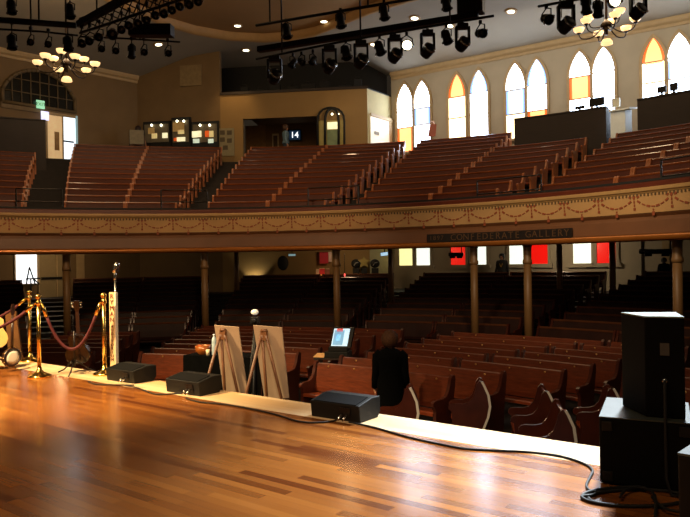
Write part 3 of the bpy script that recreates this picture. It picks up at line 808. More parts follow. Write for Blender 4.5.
# ------------------------------------------------------------------ back corner of the balcony: display cases, lobby, arched case
def cw(px, py, off=0.0):
    p = onwall(px, py, A1, B0); d = (Vector((*B0, 0)) - Vector((*A1, 0))).normalized(); nn = Vector((d.y, -d.x, 0)); nn = nn if nn.y < 0 else -nn
    return p + nn * off, nn
def flat_on(fn, px0, px1, py0, py1, off, m, name, par=None, thick=.05):
    p, nn = fn(px0, (py0 + py1) / 2, off); q, _ = fn(px1, (py0 + py1) / 2, off)
    za, zb = fn((px0 + px1) / 2, py1, off)[0].z, fn((px0 + px1) / 2, py0, off)[0].z
    mb = MB(); mb.prism([Vector((p.x, p.y, za)), Vector((q.x, q.y, za)), Vector((q.x, q.y, zb)), Vector((p.x, p.y, zb))], nn * thick)
    return mb.build(name, m, par)
zback = H0B + DB * 13
def case(px0, px1, py0, lab, items):
    p, nn = cw((px0 + px1) / 2, 150, .3)
    o = thing('display_case', (p.x, p.y, zback), lab, 'display case', 'lit memorabilia cases')
    flat_on(cw, px0, px1, py0, 160, .05, M_dark, 'cabinet', o, .12)
    flat_on(cw, px0 + 1.5, px1 - 1.5, py0 + 3, 143, .2, mat('case backing', '#5c4f38', .6, emit=.12), 'backing', o, .02)
    for x in ((px0 * .65 + px1 * .35), (px0 * .3 + px1 * .7)):
        pp, n2 = cw(x, py0 + 4.4, .3); mb = MB(); mb.ball(pp, .055, 8, 6); mb.build('case_lamp', mat('case lamp glow', '#fff2d0', .4, emit=6), o)
    for x, y, w, h, m in items:
        flat_on(cw, x - w / 2, x + w / 2, y - h / 2, y + h / 2, .26, m, 'exhibit', o, .05)
E_w = mat('bright exhibit', '#fff0c0', .5, emit=.9); E_y = mat('pale gold exhibit', '#e8cf8a', .5, emit=.5); E_g = mat('cool exhibit', '#cfe0c8', .5, emit=.7)
E_r = mat('red exhibit', '#e0561a', .5, emit=.6); E_t = mat('tan exhibit', '#b08c50', .5, emit=.25)
case(145, 172, 122, 'lit glass display case nearest the corner, pale figures inside', [(157, 137, 5, 5, E_y), (167.5, 136.5, 5, 5, E_w), (154, 132, 6, 6, E_t)])
case(173, 192, 118, 'tallest lit display case, between the other two', [(181, 128, 11, 9, E_t), (183.5, 133, 6, 4, E_y), (183.5, 140.3, 8, 4, E_w), (178, 140.5, 3, 3, E_r)])
case(193, 220, 122, 'lit glass display case with red and white exhibits', [(197, 135.5, 5, 6, E_w), (201.5, 135, 4, 6, E_w), (209.5, 135, 4, 6, E_r), (213.5, 135, 4, 6, E_y), (198.5, 142, 6, 4, E_g), (213, 142, 5, 4, E_g)])
nb = at(137, 142, 31.0)
o = thing('notice_board', (nb.x, nb.y, zback), 'pale free-standing notice board beside the pink-topped person', 'notice board')
nl, nr = at(129.5, 143, 30.9), at(144, 143, 31.1); nz0, nz1 = at(137, 144, 31).z, at(137, 130, 31).z
mb = MB(); mb.prism([Vector((nl.x, nl.y, nz0)), Vector((nr.x, nr.y, nz0)), Vector((nr.x, nr.y, nz1)), Vector((nl.x, nl.y, nz1))], (0, .05, 0)); mb.build('board_sheet', mat('pale notice', '#8d836c', .7), o)
for q_ in (nl, nr):
    mb = MB(); mb.tube([(q_.x, q_.y + .03, zback), (q_.x, q_.y + .03, nz1)], .03, 6); mb.build('post', M_metal, o)
p, nn = onwall(225, 130, A1, B0), None
def bw(px, py, off=0.0):
    nn = -BN if BN.y > 0 else BN
    return onwall(px, py, B0, B1) + nn * off, nn
o = thing('wall_poster', bw(226, 150, .05)[0], 'pale information poster with small pictures, beside display cases', 'poster')
flat_on(bw, 219.5, 234.5, 128.5, 156, .03, mat('pale poster', '#8d8467', .7, var=.1), 'board_sheet', o)
for x, y in ((223, 133), (230, 133), (223, 140), (230, 141), (226, 148)):
    flat_on(bw, x - 2.4, x + 2.4, y - 2.2, y + 2.2, .09, mat('poster picture', '#544a38', .7), 'poster_picture', o, .01)
o = thing('wall_panel', cw(191, 75, .05)[0], 'square pale grille panel high on the corner wall', 'wall panel')
flat_on(cw, 180.5, 202, 65.5, 86, .03, mat('grille paint', '#8b7550', .7), 'grille', o)
# arched glass case
o = thing('arched_case', bw(331, 150, .5)[0] * 1.0, 'tall arched glass cabinet with dark frame, lit inside', 'display case')
o.location.z = zback
def arch_pts(fn, x0, x1, y0, y1, off, nn=10):
    xm = (x0 + x1) / 2; pts = [fn(x0, y1, off)[0]]
    for k in range(nn + 1):
        a = pi - pi * k / nn; pts.append(fn(xm + (x1 - x0) / 2 * cos(a), y0 + 13 - 13 * sin(a) ** .8, off)[0])
    pts.append(fn(x1, y1, off)[0]); return pts
mb = MB(); mb.tube(arch_pts(bw, 318.5, 345, 109, 150, .3), .05, 8); mb.build('arched_frame', M_dark, o)
mb = MB(); mb.tube(arch_pts(bw, 326, 339.5, 110, 150, .3), .06, 8); mb.build('arched_frame', M_dark, o)
flat_on(bw, 319.5, 344, 121, 150, .12, mat('amber lit glass', '#8f7b3c', .3, emit=.18), 'glass_pane', o, .03)
flat_on(bw, 328, 338.5, 123, 130, .2, E_w, 'shaded_lamp', o, .04)
flat_on(bw, 328, 338.5, 131, 148, .2, mat('greenish lit shelf', '#67734d', .5, emit=.15), 'lit_shelf', o, .03)
for x in (333, 339):
    pp, _ = bw(x, 115.5, .3); mb = MB(); mb.ball(pp, .05, 8, 6); mb.build('case_lamp', MATS['case lamp glow'], o)
# lobby: door panel, number screen
def lw(px, py, off=0.0):
    nn = -BN if BN.y > 0 else BN
    return onwall(px, py, (q0.x, q0.y), (q1.x, q1.y)) + nn * off, nn
dl = flat_on(lw, 246, 266, 126, 160, .05, mat('lobby door', '#7a5628', .6), 'door_3'); dl['kind'] = 'structure'
o = thing('framed_notice', lw(275.5, 150, .05)[0], 'small framed notice in the lobby beside the blue-shirted person', 'notice')
flat_on(lw, 272.5, 279, 134, 148, .03, M_trim, 'frame', o); flat_on(lw, 273.8, 277.8, 136, 147, .09, mat('notice sheet', '#4a3416', .7), 'sheet', o, .01)
o = thing('lobby_screen', lw(295, 138, .05)[0], 'dark television in the lobby showing white number 14', 'television')
flat_on(lw, 288.5, 302, 130, 141.5, .1, M_fixture, 'screen_case', o, .06)
flat_on(lw, 290, 300.8, 131.2, 140.3, .17, mat('blue screen glow', '#16304a', .4, emit=.5), 'screen', o, .01)
mb = MB(); pc, nn = lw(295.3, 135.8, .2); add_text(mb, '14', .42, frame_at(pc, BD, (0, 0, 1))); mb.build('lettering', mat('white digits', '#f4fbff', .4, emit=2), o)
# sunlit door with notices on the loft's side wall
def sw(px, py, off=0.0):
    d = (Vector((*B2, 0)) - Vector((*B1, 0))).normalized(); nn = Vector((d.y, -d.x, 0))
    return onwall(px, py, B1, B2) + nn * off, nn
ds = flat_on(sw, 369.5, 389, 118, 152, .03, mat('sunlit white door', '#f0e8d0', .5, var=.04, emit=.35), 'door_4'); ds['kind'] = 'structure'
g = flat_on(sw, 369, 392, 116.5, 119.5, .08, M_trim, 'door_head'); g.parent = ds
g = flat_on(sw, 388, 391.5, 119, 152, .06, M_trim, 'door_jamb'); g.parent = ds
g = flat_on(sw, 373, 377, 132, 135, .07, mat('small notice', '#8a7f6a', .6), 'notice_sheet'); g.parent = ds
# loft clutter: dark equipment along the loft edge
lofts = [(240, 4, .5), (256, 6, .35), (271, 5, .6), (289, 5, .4), (305, 7, .5), (322, 5, .55), (342, 6, .35), (356, 4, .6)]
for k, (px, w, h) in enumerate(lofts):
    p = onwall(px, 90, B0, B1) - (-BN) * .0 + BN * .9; p.z = LZ + .06
    o = thing('loft_equipment', p, ['low', 'wide', 'tall', 'squat', 'broad', 'upright', 'flat', 'last'][k] + ' dark equipment case in the loft, %s from the tan wall' % ['first', 'second', 'third', 'fourth', 'fifth', 'sixth', 'seventh', 'eighth'][k], 'equipment', 'dark cases in the loft')
    mb = MB(); mb.box(p + Vector((0, 0, h / 2)), (w * .1, .4, h)); mb.build('case', M_dark, o, bevel=.02)
    mb = MB(); mb.tube([p + Vector((-.1, -.2, h)), p + Vector((-.1, -.2, h + .07)), p + Vector((.1, -.2, h + .07)), p + Vector((.1, -.2, h))], .015, 6); mb.build('handle', M_metal, o)
exec_after = []

# ------------------------------------------------------------------ stage: monitors, speaker stack, boxes
WE = Vector((.81, -.587, 0)); WNn = Vector((.587, .81, 0))
def wedge(px, py, lab):
    p = onz(px, py, 0)                      # front left foot
    o = thing('stage_monitor', p, lab, 'stage monitor', 'wedge monitors along the stage lip')
    w, d = .58, .34
    prof = [(0, 0), (-.02, .16), (.20, .205), (.34, .2), (.345, .06), (.30, 0)]
    mb = MB(); mb.prism([p + WNn * y + Vector((0, 0, z)) for y, z in prof], WE * w); mb.build('cabinet', M_blk, o, bevel=.008)
    mb = MB(); g0 = [(-.012, .168), (.19, .212), (.19, .206), (-.012, .16)]
    mb.prism([p + WE * .04 + WNn * y + Vector((0, 0, z)) for y, z in g0], WE * (w - .08)); mb.build('grille', M_blkgrille, o)
    mb = MB(); mb.prism([p + WE * .36 + WNn * y + Vector((0, 0, z)) for y, z in ((-.018, .05), (-.028, .13), (-.022, .13), (-.012, .05))], WE * .12); mb.build('input_plate', M_metal, o)
    for k in (.39, .45):
        q = p + WE * k + Vector((0, 0, .07)) - WNn * .015
        mb = MB(); mb.tube([q, q - WNn * .05 + Vector((0, 0, -.012)), q - WNn * .09 + Vector((0, 0, -.045))], [.012, .011, .007], 8); mb.build('cable_plug', M_chrome, o)
    return p
w1 = wedge(107, 380, 'black wedge monitor nearest the microphone panel')
w2 = wedge(166.7, 391.6, 'black wedge monitor in front of the black draped table')
w3 = wedge(311.6, 416, 'black wedge monitor in front of the standing woman')

p = onz(600, 484, 0)
DX = Vector((.905, -.425, 0)); DY = Vector((.425, .905, 0))
subw = .55; subd = .68; subh = .45
o = thing('subwoofer', p, 'large black subwoofer cabinet on stage under the tall loudspeaker', 'subwoofer')
mb = MB(); mb.prism([p + Vector((0, 0, .01)), p + DX * subw + Vector((0, 0, .01)), p + DX * subw + DY * subd + Vector((0, 0, .01)), p + DY * subd + Vector((0, 0, .01))], (0, 0, subh - .02)); mb.build('cabinet', M_blkgrille, o, bevel=.012)
mb = MB(); mb.prism([p + Vector((0, 0, subh - .008)), p + DX * subw + Vector((0, 0, subh - .008)), p + DX * subw + DY * subd + Vector((0, 0, subh - .008)), p + DY * subd + Vector((0, 0, subh - .008))], (0, 0, .008)); mb.build('top_panel', M_topgrey, o)
for x in (.02, subw - .07):
    for z in (.03, subh - .09):
        mb = MB(); mb.box(p + DX * (x + .03) + Vector((0, 0, z + .03)) - DY * .0, (.065, .02, .065), rz=atan2(DX.y, DX.x)); mb.build('corner_guard', M_blk, o, bevel=.006)
for x in (.06, subw - .06):
    for y in (.06, subd - .06):
        mb = MB(); q = p + DX * x + DY * y; mb.lathe([(.025, 0), (.025, .015)], q, 10); mb.build('rubber_foot', M_dark, o)
# tall trapezoid loudspeaker
sa, sb, sc_, sd = onz(646, 416.8, subh), onz(679.5, 418, subh), onz(691, 406, subh), onz(622.3, 406, subh)
sb = sa + DX * .235; sd = sa + Vector((-.015, .345, 0)); sc_ = sb + Vector((.14, .40, 0))
ht = 1.112 - subh
o = thing('loudspeaker', sa, 'tall black trapezoid loudspeaker with grey top standing on the subwoofer', 'loudspeaker')
def quad_up(a, b, c, d, z0, h):
    mb = MB(); return mb.prism([Vector((q.x, q.y, z0)) for q in (a, b, c, d)], (0, 0, h))
quad_up(sa, sb, sc_, sd, subh + .001, ht - .008).build('cabinet', M_blkgrille, o, bevel=.008)
quad_up(sa, sb, sc_, sd, subh + ht - .007, .008).build('top_panel', mat('pale reflective top', '#8f9b94', .3, var=.08, scale=8), o)
e1 = (sb - sa).normalized(); bn = Vector((e1.y, -e1.x, 0))
mb = MB(); q = sa + e1 * .09; mb.prism([Vector((q.x, q.y, .86)) + bn * .004, Vector((q.x, q.y, .86)) + e1 * .055 + bn * .004, Vector((q.x, q.y, .94)) + e1 * .055 + bn * .004, Vector((q.x, q.y, .94)) + bn * .004], bn * .006); mb.build('rating_label', mat('grey label', '#4a4640', .6), o)
mb = MB(); q = sa + e1 * .115 + bn * .012; mb.tube([Vector((q.x, q.y, .70)), Vector((q.x, q.y, .70)) + bn * .03], .016, 10); mb.build('input_socket', M_steelglint, o)
mb = MB(); q2 = q + bn * .035
mb.tube([Vector((q2.x, q2.y, .70)), Vector((q2.x, q2.y, .66)) + bn * .02, Vector((q2.x, q2.y, .5)) + bn * .05, Vector((q2.x, q2.y, .3)) + bn * .08, Vector((q2.x + .0, q2.y, .1)) + bn * .1, Vector((q2.x + .03, q2.y, .015)) + bn * .16, Vector((q2.x + .15, q2.y, .012)) + bn * .2], .009, 6)
tag(mb.build('speaker_cable', M_dark), 'black cable hanging from the loudspeaker down past the subwoofer', 'cable')
# dark case at the right edge
p = onz(677.5, 453, .5)
o = thing('flight_case', (p.x, p.y, 0), 'dark case with grey top at the photo edge, right of cables', 'flight case')
cx = Vector((.72, -.69, 0)); cy = Vector((.69, .72, 0)); base = Vector((p.x, p.y, 0))
mb = MB(); mb.prism([base, base + cx * .6, base + cx * .6 + cy * .45, base + cy * .45], (0, 0, .488)); mb.build('body', M_blk, o, bevel=.01)
mb = MB(); mb.prism([base + Vector((0, 0, .49)), base + cx * .6 + Vector((0, 0, .49)), base + cx * .6 + cy * .45 + Vector((0, 0, .49)), base + cy * .45 + Vector((0, 0, .49))], (0, 0, .012)); mb.build('lid', mat('dull grey lid', '#59605c', .4, var=.15), o)
mb = MB(); q = base + cx * .28 - cy * .012 + Vector((0, 0, .36)); mb.tube([q, q - cy * .03, q - cy * .03 + cx * .12, q + cx * .12], .01, 6); mb.build('handle', M_metal, o)

# ------------------------------------------------------------------ cables on the stage
def smooth_path(pts, sub=6):
    out = []
    n = len(pts)
    for i in range(n - 1):
        p0, p1, p2, p3 = pts[max(i - 1, 0)], pts[i], pts[i + 1], pts[min(i + 2, n - 1)]
        for k in range(sub):
            t = k / sub
            out.append(.5 * ((2 * p1) + (p2 - p0) * t + (2 * p0 - 5 * p1 + 4 * p2 - p3) * t * t + (3 * p1 - p0 - 3 * p2 + p3) * t ** 3))
    out.append(pts[-1]); return out
def cable(pxs, lab, r=.009, z=.0):
    pts = [onz(x, y, r + z) for x, y in pxs]
    mb = MB(); mb.tube(smooth_path(pts), r, 6); tag(mb.build('stage_cable', M_dark), lab, 'cable', 'black stage cables')
cable([(88, 381.5), (95, 384), (108, 384.5), (122, 385), (134, 385)], 'black cable trailing from the wedge by the microphone panel')
cable([(123, 385), (138, 388), (155, 394), (175, 393.5), (192, 392.5)], 'black cable between the two wedges beside the black table')
cable([(186, 398), (200, 402), (230, 405), (270, 413), (300, 421.5), (325, 422), (342, 418.8)], 'black cable from the middle wedge to the wedge before the woman')
cable([(349, 422), (375, 427.5), (410, 437.5), (450, 446), (470, 449), (500, 450.5), (530, 452), (560, 456), (583, 463), (592.5, 470), (590, 477), (586.5, 485), (590, 490.5), (600, 492)], 'long black cable curving from the wedge to the coil by the subwoofer')
pts = []
for k in range(41):
    a = 2 * pi * k / 20 * 1.0; s = 1 - .12 * (k > 20)
    pts.append((638 + 56 * s * cos(pi + a), 496.5 + 9.5 * s * sin(a + pi) + (1.5 if k > 20 else 0)))
cable([(x, y) for x, y in pts], 'thick loose coil of black cable in front of the subwoofer', .011)
cable([(620, 497), (626, 490), (640, 487.5), (652, 492), (656, 501), (655, 517)], 'black cable loop inside the coil, running off toward the camera', .009, .022)
cable([(652, 497), (664, 508), (680, 512)], 'short black cable running under the dark case', .009, .02)

# ------------------------------------------------------------------ stanchions and ropes
def stanchion(px, py, lab):
    p = onz(px, py, 0)
    o = thing('stanchion', p, lab, 'stanchion', 'brass rope stanchions')
    mb = MB(); mb.lathe([(.155, 0), (.155, .018), (.145, .03), (.10, .05), (.06, .07), (.034, .1), (.03, .13)], p, 28); mb.build('domed_base', M_brass, o)
    mb = MB(); mb.lathe([(.026, .1), (.026, .98)], p, 18); mb.build('post', M_brass, o)
    mb = MB(); mb.lathe([(.026, .98), (.04, .985), (.04, 1.03), (.03, 1.04), (.03, 1.075), (.042, 1.085), (.04, 1.115), (.012, 1.13)], p, 18); mb.build('collar_cap', M_brass, o)
    return p
p1 = stanchion(39.5, 377, 'gleaming brass stanchion standing nearest, left of the guitar')
p2 = stanchion(30.2, 361, 'brass stanchion farther back, behind the nearest one')
p3 = stanchion(104.6, 374.6, 'brass stanchion beside the tall lettered microphone panel')
def rope(a, b, sag, lab, r=.021):
    pts = [a.lerp(b, k / 16) + Vector((0, 0, -sag * 4 * (k / 16) * (1 - k / 16))) for k in range(17)]
    o = thing('velvet_rope', a, lab, 'rope', 'crimson velvet ropes')
    mb = MB(); mb.tube(pts[1:-1], r, 10); mb.build('velvet_cord', M_velvet, o)
    for q0_, q1_ in ((pts[0], pts[1]), (pts[-1], pts[-2])):
        mb = MB(); mb.tube([q0_, q0_.lerp(q1_, .5), q1_.lerp(q0_, -.25)], [.012, .026, .026], 10); mb.build('brass_ferrule', M_brass, o)
up1 = Vector((0, 0, 1.005))
d = (p3 - p1).normalized() * .045
rope(p1 + up1 + d, p3 + up1 - d, .64, 'crimson rope sagging from the nearest stanchion across the guitar')
e = Vector((-.8, -.35, 0)).normalized() * .045
rope(p1 + up1 + e * .9, p1 + Vector((-1.5, -.35, .98)), .36, 'crimson rope from the nearest stanchion running off the photo edge')
rope(p2 + up1 + e, p2 + Vector((-1.5, -.4, .98)), .36, 'crimson rope from the rear stanchion running off the photo edge')

# ------------------------------------------------------------------ microphone with lettered panel
p = onz(115, 371.8, 0)
o = thing('microphone_stand', p + Vector((.0, .06, 0)), 'vintage chrome microphone on a slim stand behind tall lettered panel', 'microphone')
q = p + Vector((0, .06, 0))
mb = MB(); mb.lathe([(.028, 0), (.028, .02), (.022, .045), (.016, .06)], q, 20); mb.build('round_base', M_chrome, o)
mb = MB(); mb.lathe([(.012, .05), (.011, 1.36)], q, 10); mb.build('pole', M_chrome, o)
mb = MB(); mb.lathe([(.012, 1.29), (.022, 1.31), (.022, 1.38), (.01, 1.40)], q, 12); mb.build('clutch', M_chrome, o)
mc = q + Vector((.02, -.01, 1.475)); Mr = Matrix.Rotation(radians(18), 4, 'Y')
mb = MB(); mb.lathe([(.012, -.085), (.035, -.07), (.043, -.02), (.045, .03), (.036, .065), (.012, .08)], mc, 14, Mr); mb.build('microphone_head', M_chrome, o)
for k in range(4):
    mb = MB(); mb.lathe([(.046, -.004), (.048, 0), (.046, .004)], mc + Vector((.0, 0, -.04 + k * .025)), 14, Mr); mb.build('grille_rib', M_metal, o)
pz = 1.13
o = thing('lettered_panel', p, 'tall narrow cream panel with vertical lettering in front of microphone', 'sign')
fr = Vector((.62, .785, 0)); fl = Vector((.785, -.62, 0))
a = onz(108.6, 373.0, 0); b_ = onz(115.4, 371.0, 0); c_ = onz(119.2, 372.0, 0)
a = onz(110.3, 372.6, 0); b_ = a + Vector((.085, -.03, 0)); c_ = b_ + Vector((.018, .045, 0)); d_ = a + Vector((.018, .045, 0))
quad_up(a, b_, c_, d_, .0, pz).build('panel_body', mat('cream panel', '#d9b98a', .5, var=.05), o)
en = (b_ - a).normalized(); fnv = Vector((en.y, -en.x, 0)) * .003
cen = (a + b_) / 2 + fnv
zt = pz - .06
for i, ch in enumerate('RYMAN'):
    mb = MB(); add_text(mb, ch, .088, frame_at(cen + Vector((0, 0, zt - i * .082)), en, (0, 0, 1))); mb.build('letter', mat('brown letters', '#6b2a14', .5), o)
for i, ch in enumerate('AUDITORIUM'):
    mb = MB(); add_text(mb, ch, .058, frame_at(cen + Vector((0, 0, zt - .42 - i * .052)), en, (0, 0, 1))); mb.build('letter', MATS['brown letters'], o)
eb = mat('pale edge band', '#fff3dc', .4, var=.04)
quad_up(b_ + en * .001, b_ + en * .016, c_ + en * .016, c_ + en * .001, 0, pz).build('edge_band', eb, o)

# ------------------------------------------------------------------ instruments
def guitar_outline(s, up=.0):
    pts = []
    half = [(0, 0), (.11, .012), (.17, .06), (.192, .13), (.185, .2), (.15, .26), (.125, .3), (.125, .34), (.14, .39), (.135, .44), (.10, .475), (.04, .485)]
    return [(x * s, z * s) for x, z in half] + [(-x * s, z * s) for x, z in reversed(half[1:])]
def guitar(base, face, lean, lab, top, back, s=1.0):
    """base: floor point; face: horizontal direction the soundboard looks toward"""
    f = Vector(face).normalized(); rt = Vector((-f.y, f.x, 0)); 
    upv = (Vector((0, 0, 1)) * cos(lean) - f * sin(lean)).normalized(); nrm = rt.cross(upv); nrm = nrm if nrm.dot(f) > 0 else -nrm
    o0_ = base + Vector((0, 0, .16))
    o = thing('guitar', base, lab, 'guitar')
    L = lambda x, z, d=0: o0_ + rt * x + upv * z + nrm * d
    mb = MB(); mb.prism([L(x, z, -.1) for x, z in guitar_outline(s)], nrm * .098); mb.build('body', back, o, bevel=.006)
    mb = MB(); mb.prism([L(x * .985, z * .985 + .003, -.001) for x, z in guitar_outline(s)], nrm * .004); mb.build('soundboard', top, o)
    mb = MB(); mb.prism([L(.05 * s * cos(t), .3 * s + .05 * s * sin(t), .004) for t in [2 * pi * k / 16 for k in range(16)]], nrm * .002); mb.build('sound_hole', M_dark, o)
    mb = MB(); mb.prism([L(x, z, .0) for x, z in ((-.028, .34 * s), (.028, .34 * s), (.022, .86 * s), (-.022, .86 * s))], nrm * .022); mb.build('neck', mat('guitar neck', '#2e170d', .4), o)
    mb = MB(); mb.prism([L(x, z, -.004) for x, z in ((-.024, .86 * s), (.024, .86 * s), (.038, .9 * s), (.034, 1.03 * s), (-.034, 1.03 * s), (-.038, .9 * s))], nrm * .018); hd = mb.build('headstock', back, o)
    for sx in (-1, 1):
        for k in range(3):
            mb = MB(); q = L(sx * .037, (.92 + k * .04) * s, .004); mb.tube([q, q + rt * sx * .018], .006, 6); mb.ball(q + rt * sx * .026, .012, 8, 5); mb.build('tuning_peg', M_chrome, hd)
    mb = MB(); mb.prism([L(x, z, .003) for x, z in ((-.06, .13 * s), (.06, .13 * s), (.06, .155 * s), (-.06, .155 * s))], nrm * .01); mb.build('bridge', M_dark, o)
    for k in range(6):
        x = -.02 + k * .008
        mb = MB(); mb.tube([L(x, .14 * s, .014), L(x * .8, .9 * s, .026)], .0012, 4); mb.build('string', M_steelglint, o)
    return L
def tripod_stand(base, f, lab, h=.62):
    f = Vector(f).normalized(); rt = Vector((-f.y, f.x, 0))
    o = thing('instrument_stand', base, lab, 'instrument stand')
    b0_ = base - f * .16
    mb = MB(); mb.tube([b0_ + Vector((0, 0, .1)), b0_ + Vector((0, 0, h))], .012, 8); mb.build('pole', M_metal, o)
    for a in (-pi / 2, pi / 6, pi * 5 / 6):
        dv = f * sin(a) + rt * cos(a)
        mb = MB(); mb.tube([b0_ + Vector((0, 0, .2)), b0_ + dv * .2 + Vector((0, 0, .05)), b0_ + dv * .3 + Vector((0, 0, .012))], .01, 6); mb.build('leg', M_metal, o)
    for s in (-1, 1):
        mb = MB(); q = b0_ + Vector((0, 0, .145)) + rt * s * .09; mb.tube([b0_ + Vector((0, 0, .16)), q, q + f * .2, q + f * .2 + Vector((0, 0, .04))], .008, 6); mb.build('cradle_arm', M_metal, o)
gp = onz(78.5, 371.6, 0)
gf = Vector((-.12, 1, 0)).normalized()
guitar(gp + Vector((0, .05, -.03)), gf, radians(8), 'dark brown acoustic guitar on a stand, back to camera', mat('spruce top', '#a86a30', .35), mat('dark mahogany', '#150805', .25, var=.3, scale=8, coat=.4), .87)
tripod_stand(gp - gf * .06 + gf * .02, gf, 'thin tripod stand holding the dark guitar', .6)
bp_ = onz(4.5, 372, 0)
guitar(bp_ + Vector((-.2, .12, .17)), Vector((.5, -.85, 0)), radians(12), 'pale-topped acoustic guitar at the photo edge, behind the banjo', mat('pale spruce', '#d7b069', .35), mat('maple side', '#8a4a1f', .35), .95)
# banjo
bb = onz(12, 371, 0); f = Vector((.84, -.54, 0)).normalized(); rt = Vector((-f.y, f.x, 0))
o = thing('banjo', bb, 'banjo with pale round head leaning beside the rear stanchion', 'banjo')
upv = (Vector((0, 0, 1)) * cos(.3) - f * sin(.3) * .5 - rt * -.12).normalized(); nrm = f
cb = bb + Vector((0, 0, .2))
Mx = frame_at((0, 0, 0), rt, upv); Mx.translation = Vector((0, 0, 0))
mb = MB(); mb.lathe([(.09, -.05), (.13, -.045), (.137, 0), (.132, .03), (.112, .032), (.112, .02)], cb, 24, Mx); mb.build('rim', mat('banjo rim', '#2a140c', .35), o)
mb = MB(); mb.lathe([(.112, .024), (.06, .028), (.001, .029)], cb, 24, Mx); mb.build('drum_head', mat('banjo skin', '#e9e0cf', .5, var=.04), o)
mb = MB(); zx = Mx @ Vector((0, 0, 1))
for k in range(14):
    a_ = 2 * pi * k / 14; q = cb + Mx @ Vector((.139 * cos(a_), .139 * sin(a_), -.03)); mb.tube([q, q + zx * .06], .006, 5)
mb.build('tension_brackets', M_brass, o)
mb = MB(); mb.tube([cb + upv * .13, cb + upv * .62], [.022, .017], 8); mb.build('neck', MATS['guitar neck'], o)
mb = MB(); mb.prism([cb + upv * z + rt * x for x, z in ((-.02, .62), (.02, .62), (.035, .68), (.02, .78), (-.02, .78), (-.035, .68))], f * .016); mb.build('headstock', MATS['guitar neck'], o)
tripod_stand(bp_ + Vector((-.2, .16, 0)), Vector((.5, -.85, 0)), 'thin tripod stand under the pale-topped guitar', .6)
# leaning tan board left
p = onz(14, 368, 0) + Vector((-.0, .9, 0)); p = at(13, 355, 11.4)
o = thing('leaning_board', (p.x, p.y, FZ), 'tan board leaning beyond the stage lip, behind the banjo', 'board')
t0, t1, t2, t3 = at(5, 311.5, 11.4), at(15.5, 311, 11.4), at(23, 356, 11.8), at(9, 366, 11.8)
t2.z = min(t2.z, -.2)
mb = MB(); mb.prism([t0, t1, t2, t3], (0.01, .03, 0)); mb.build('board_sheet', mat('tan board', '#8a5f38', .7), o)
mb = MB(); mb.tube([t2.lerp(t3, .5), Vector((t2.x, t2.y + .1, FZ))], .02, 6); mb.build('support_leg', M_easel, o)
mb = MB(); mb.tube([t3, Vector((t3.x - .1, t3.y + .25, FZ))], .02, 6); mb.build('support_leg', M_easel, o)

# ------------------------------------------------------------------ easels with boards on the main floor
def easel(px_t0, px_t1, py_t, px_b0, py_b0, px_b1, py_b1, dt, db, lab_e, lab_b):
    tl, tr = at(px_t0, py_t, dt), at(px_t1, py_t + 2.2, dt - .18)
    bl, br = at(px_b0, py_b0, db), at(px_b1, py_b1, db - .2)
    nn = (tr - tl).cross(bl - tl).normalized(); nn = nn if nn.y > 0 else -nn
    mb = MB(); mb.prism([tl, tr, br, bl], nn * .012)
    tag(mb.build('display_board', M_board, None, org=tuple((bl + br) / 2)), lab_b, 'board', 'tan display boards on easels')
    ap_ = tl.lerp(tr, .40) + (bl - tl) * .07 - nn * .03
    o = thing('easel', (ap_.x, ap_.y, FZ), lab_e, 'easel', 'wooden tripod easels')
    mb = MB(); mb.tube([ap_ + Vector((-.035, 0, .03)), ap_ + Vector((.035, -.02, .03))], .02, 6); mb.box(ap_ + Vector((0, 0, -.03)), (.085, .035, .12), rz=-.5); mb.build('hinge_block', M_easel, o)
    vdir = (bl - tl).normalized(); hd = (tr - tl).normalized()
    def leg(off, sp, toward, w=.02):
        q = ap_ + hd * off + Vector((0, 0, -.02)) - nn * .012
        L = (q.z - FZ) 
        e_ = Vector((q.x + vdir.x * L * .9 + hd.x * sp + toward.x, q.y + vdir.y * L * .9 + hd.y * sp + toward.y, FZ + .01)) - nn * .012
        mb = MB(); mb.tube([q, e_], w, 6); mb.build('leg', M_easel, o)
    leg(.035, .26, Vector((0, 0, 0))); leg(-.02, -.1, Vector((0, 0, 0))); leg(-.035, -.0, Vector((-.62, -.5, 0)))
easel(214.3, 238.5, 325.3, 223.5, 393, 248, 396.5, 8.55, 8.95, 'wooden easel before the black table, nearer the microphone', 'tan board back on the easel nearer the microphone')
easel(253.2, 281.8, 325.5, 264.5, 399, 289, 398, 8.3, 8.7, 'wooden easel between the black table and long pew', 'wider tan board back on the easel nearer the woman')

# black draped table with glass items
Zt = 11.0
p = at(212, 356, Zt); zt = p.z
o = thing('draped_table', (p.x, p.y, FZ), 'tall table fully draped in black cloth behind the easels', 'table')
ta, tb = at(183.5, 356, Zt + .15), at(262, 358, Zt - .35)
e_ = (tb - ta); e_.z = 0; e_.normalize(); nn = Vector((-e_.y, e_.x, 0))
quad_up(ta, tb, tb + nn * .55, ta + nn * .55, zt - .03, .03).build('tabletop', M_cloth, o)
mb = MB(); N = 24; ring = []
for k in range(N + 1): ring.append((ta.lerp(tb, k / N) - nn * (.01 + .012 * sin(k * 1.9)), 0))
vs = [Vector((q.x, q.y, z)) - nn * (0.03 * (zt - z)) for z in (zt + .002, zt - .3, FZ + .01) for q, _ in ring]
mb.add(vs, [(r_ * (N + 1) + k, r_ * (N + 1) + k + 1, (r_ + 1) * (N + 1) + k + 1, (r_ + 1) * (N + 1) + k) for r_ in range(2) for k in range(N)], True)
for s_, q in ((0, ta), (1, tb)):
    mb.add([Vector((q.x, q.y, FZ + .01)), Vector((q.x, q.y, zt)), Vector((q.x, q.y, zt)) + nn * .55, Vector((q.x, q.y, FZ + .01)) + nn * .55], [(0, 1, 2, 3)])
mb.build('drape', M_cloth, o)
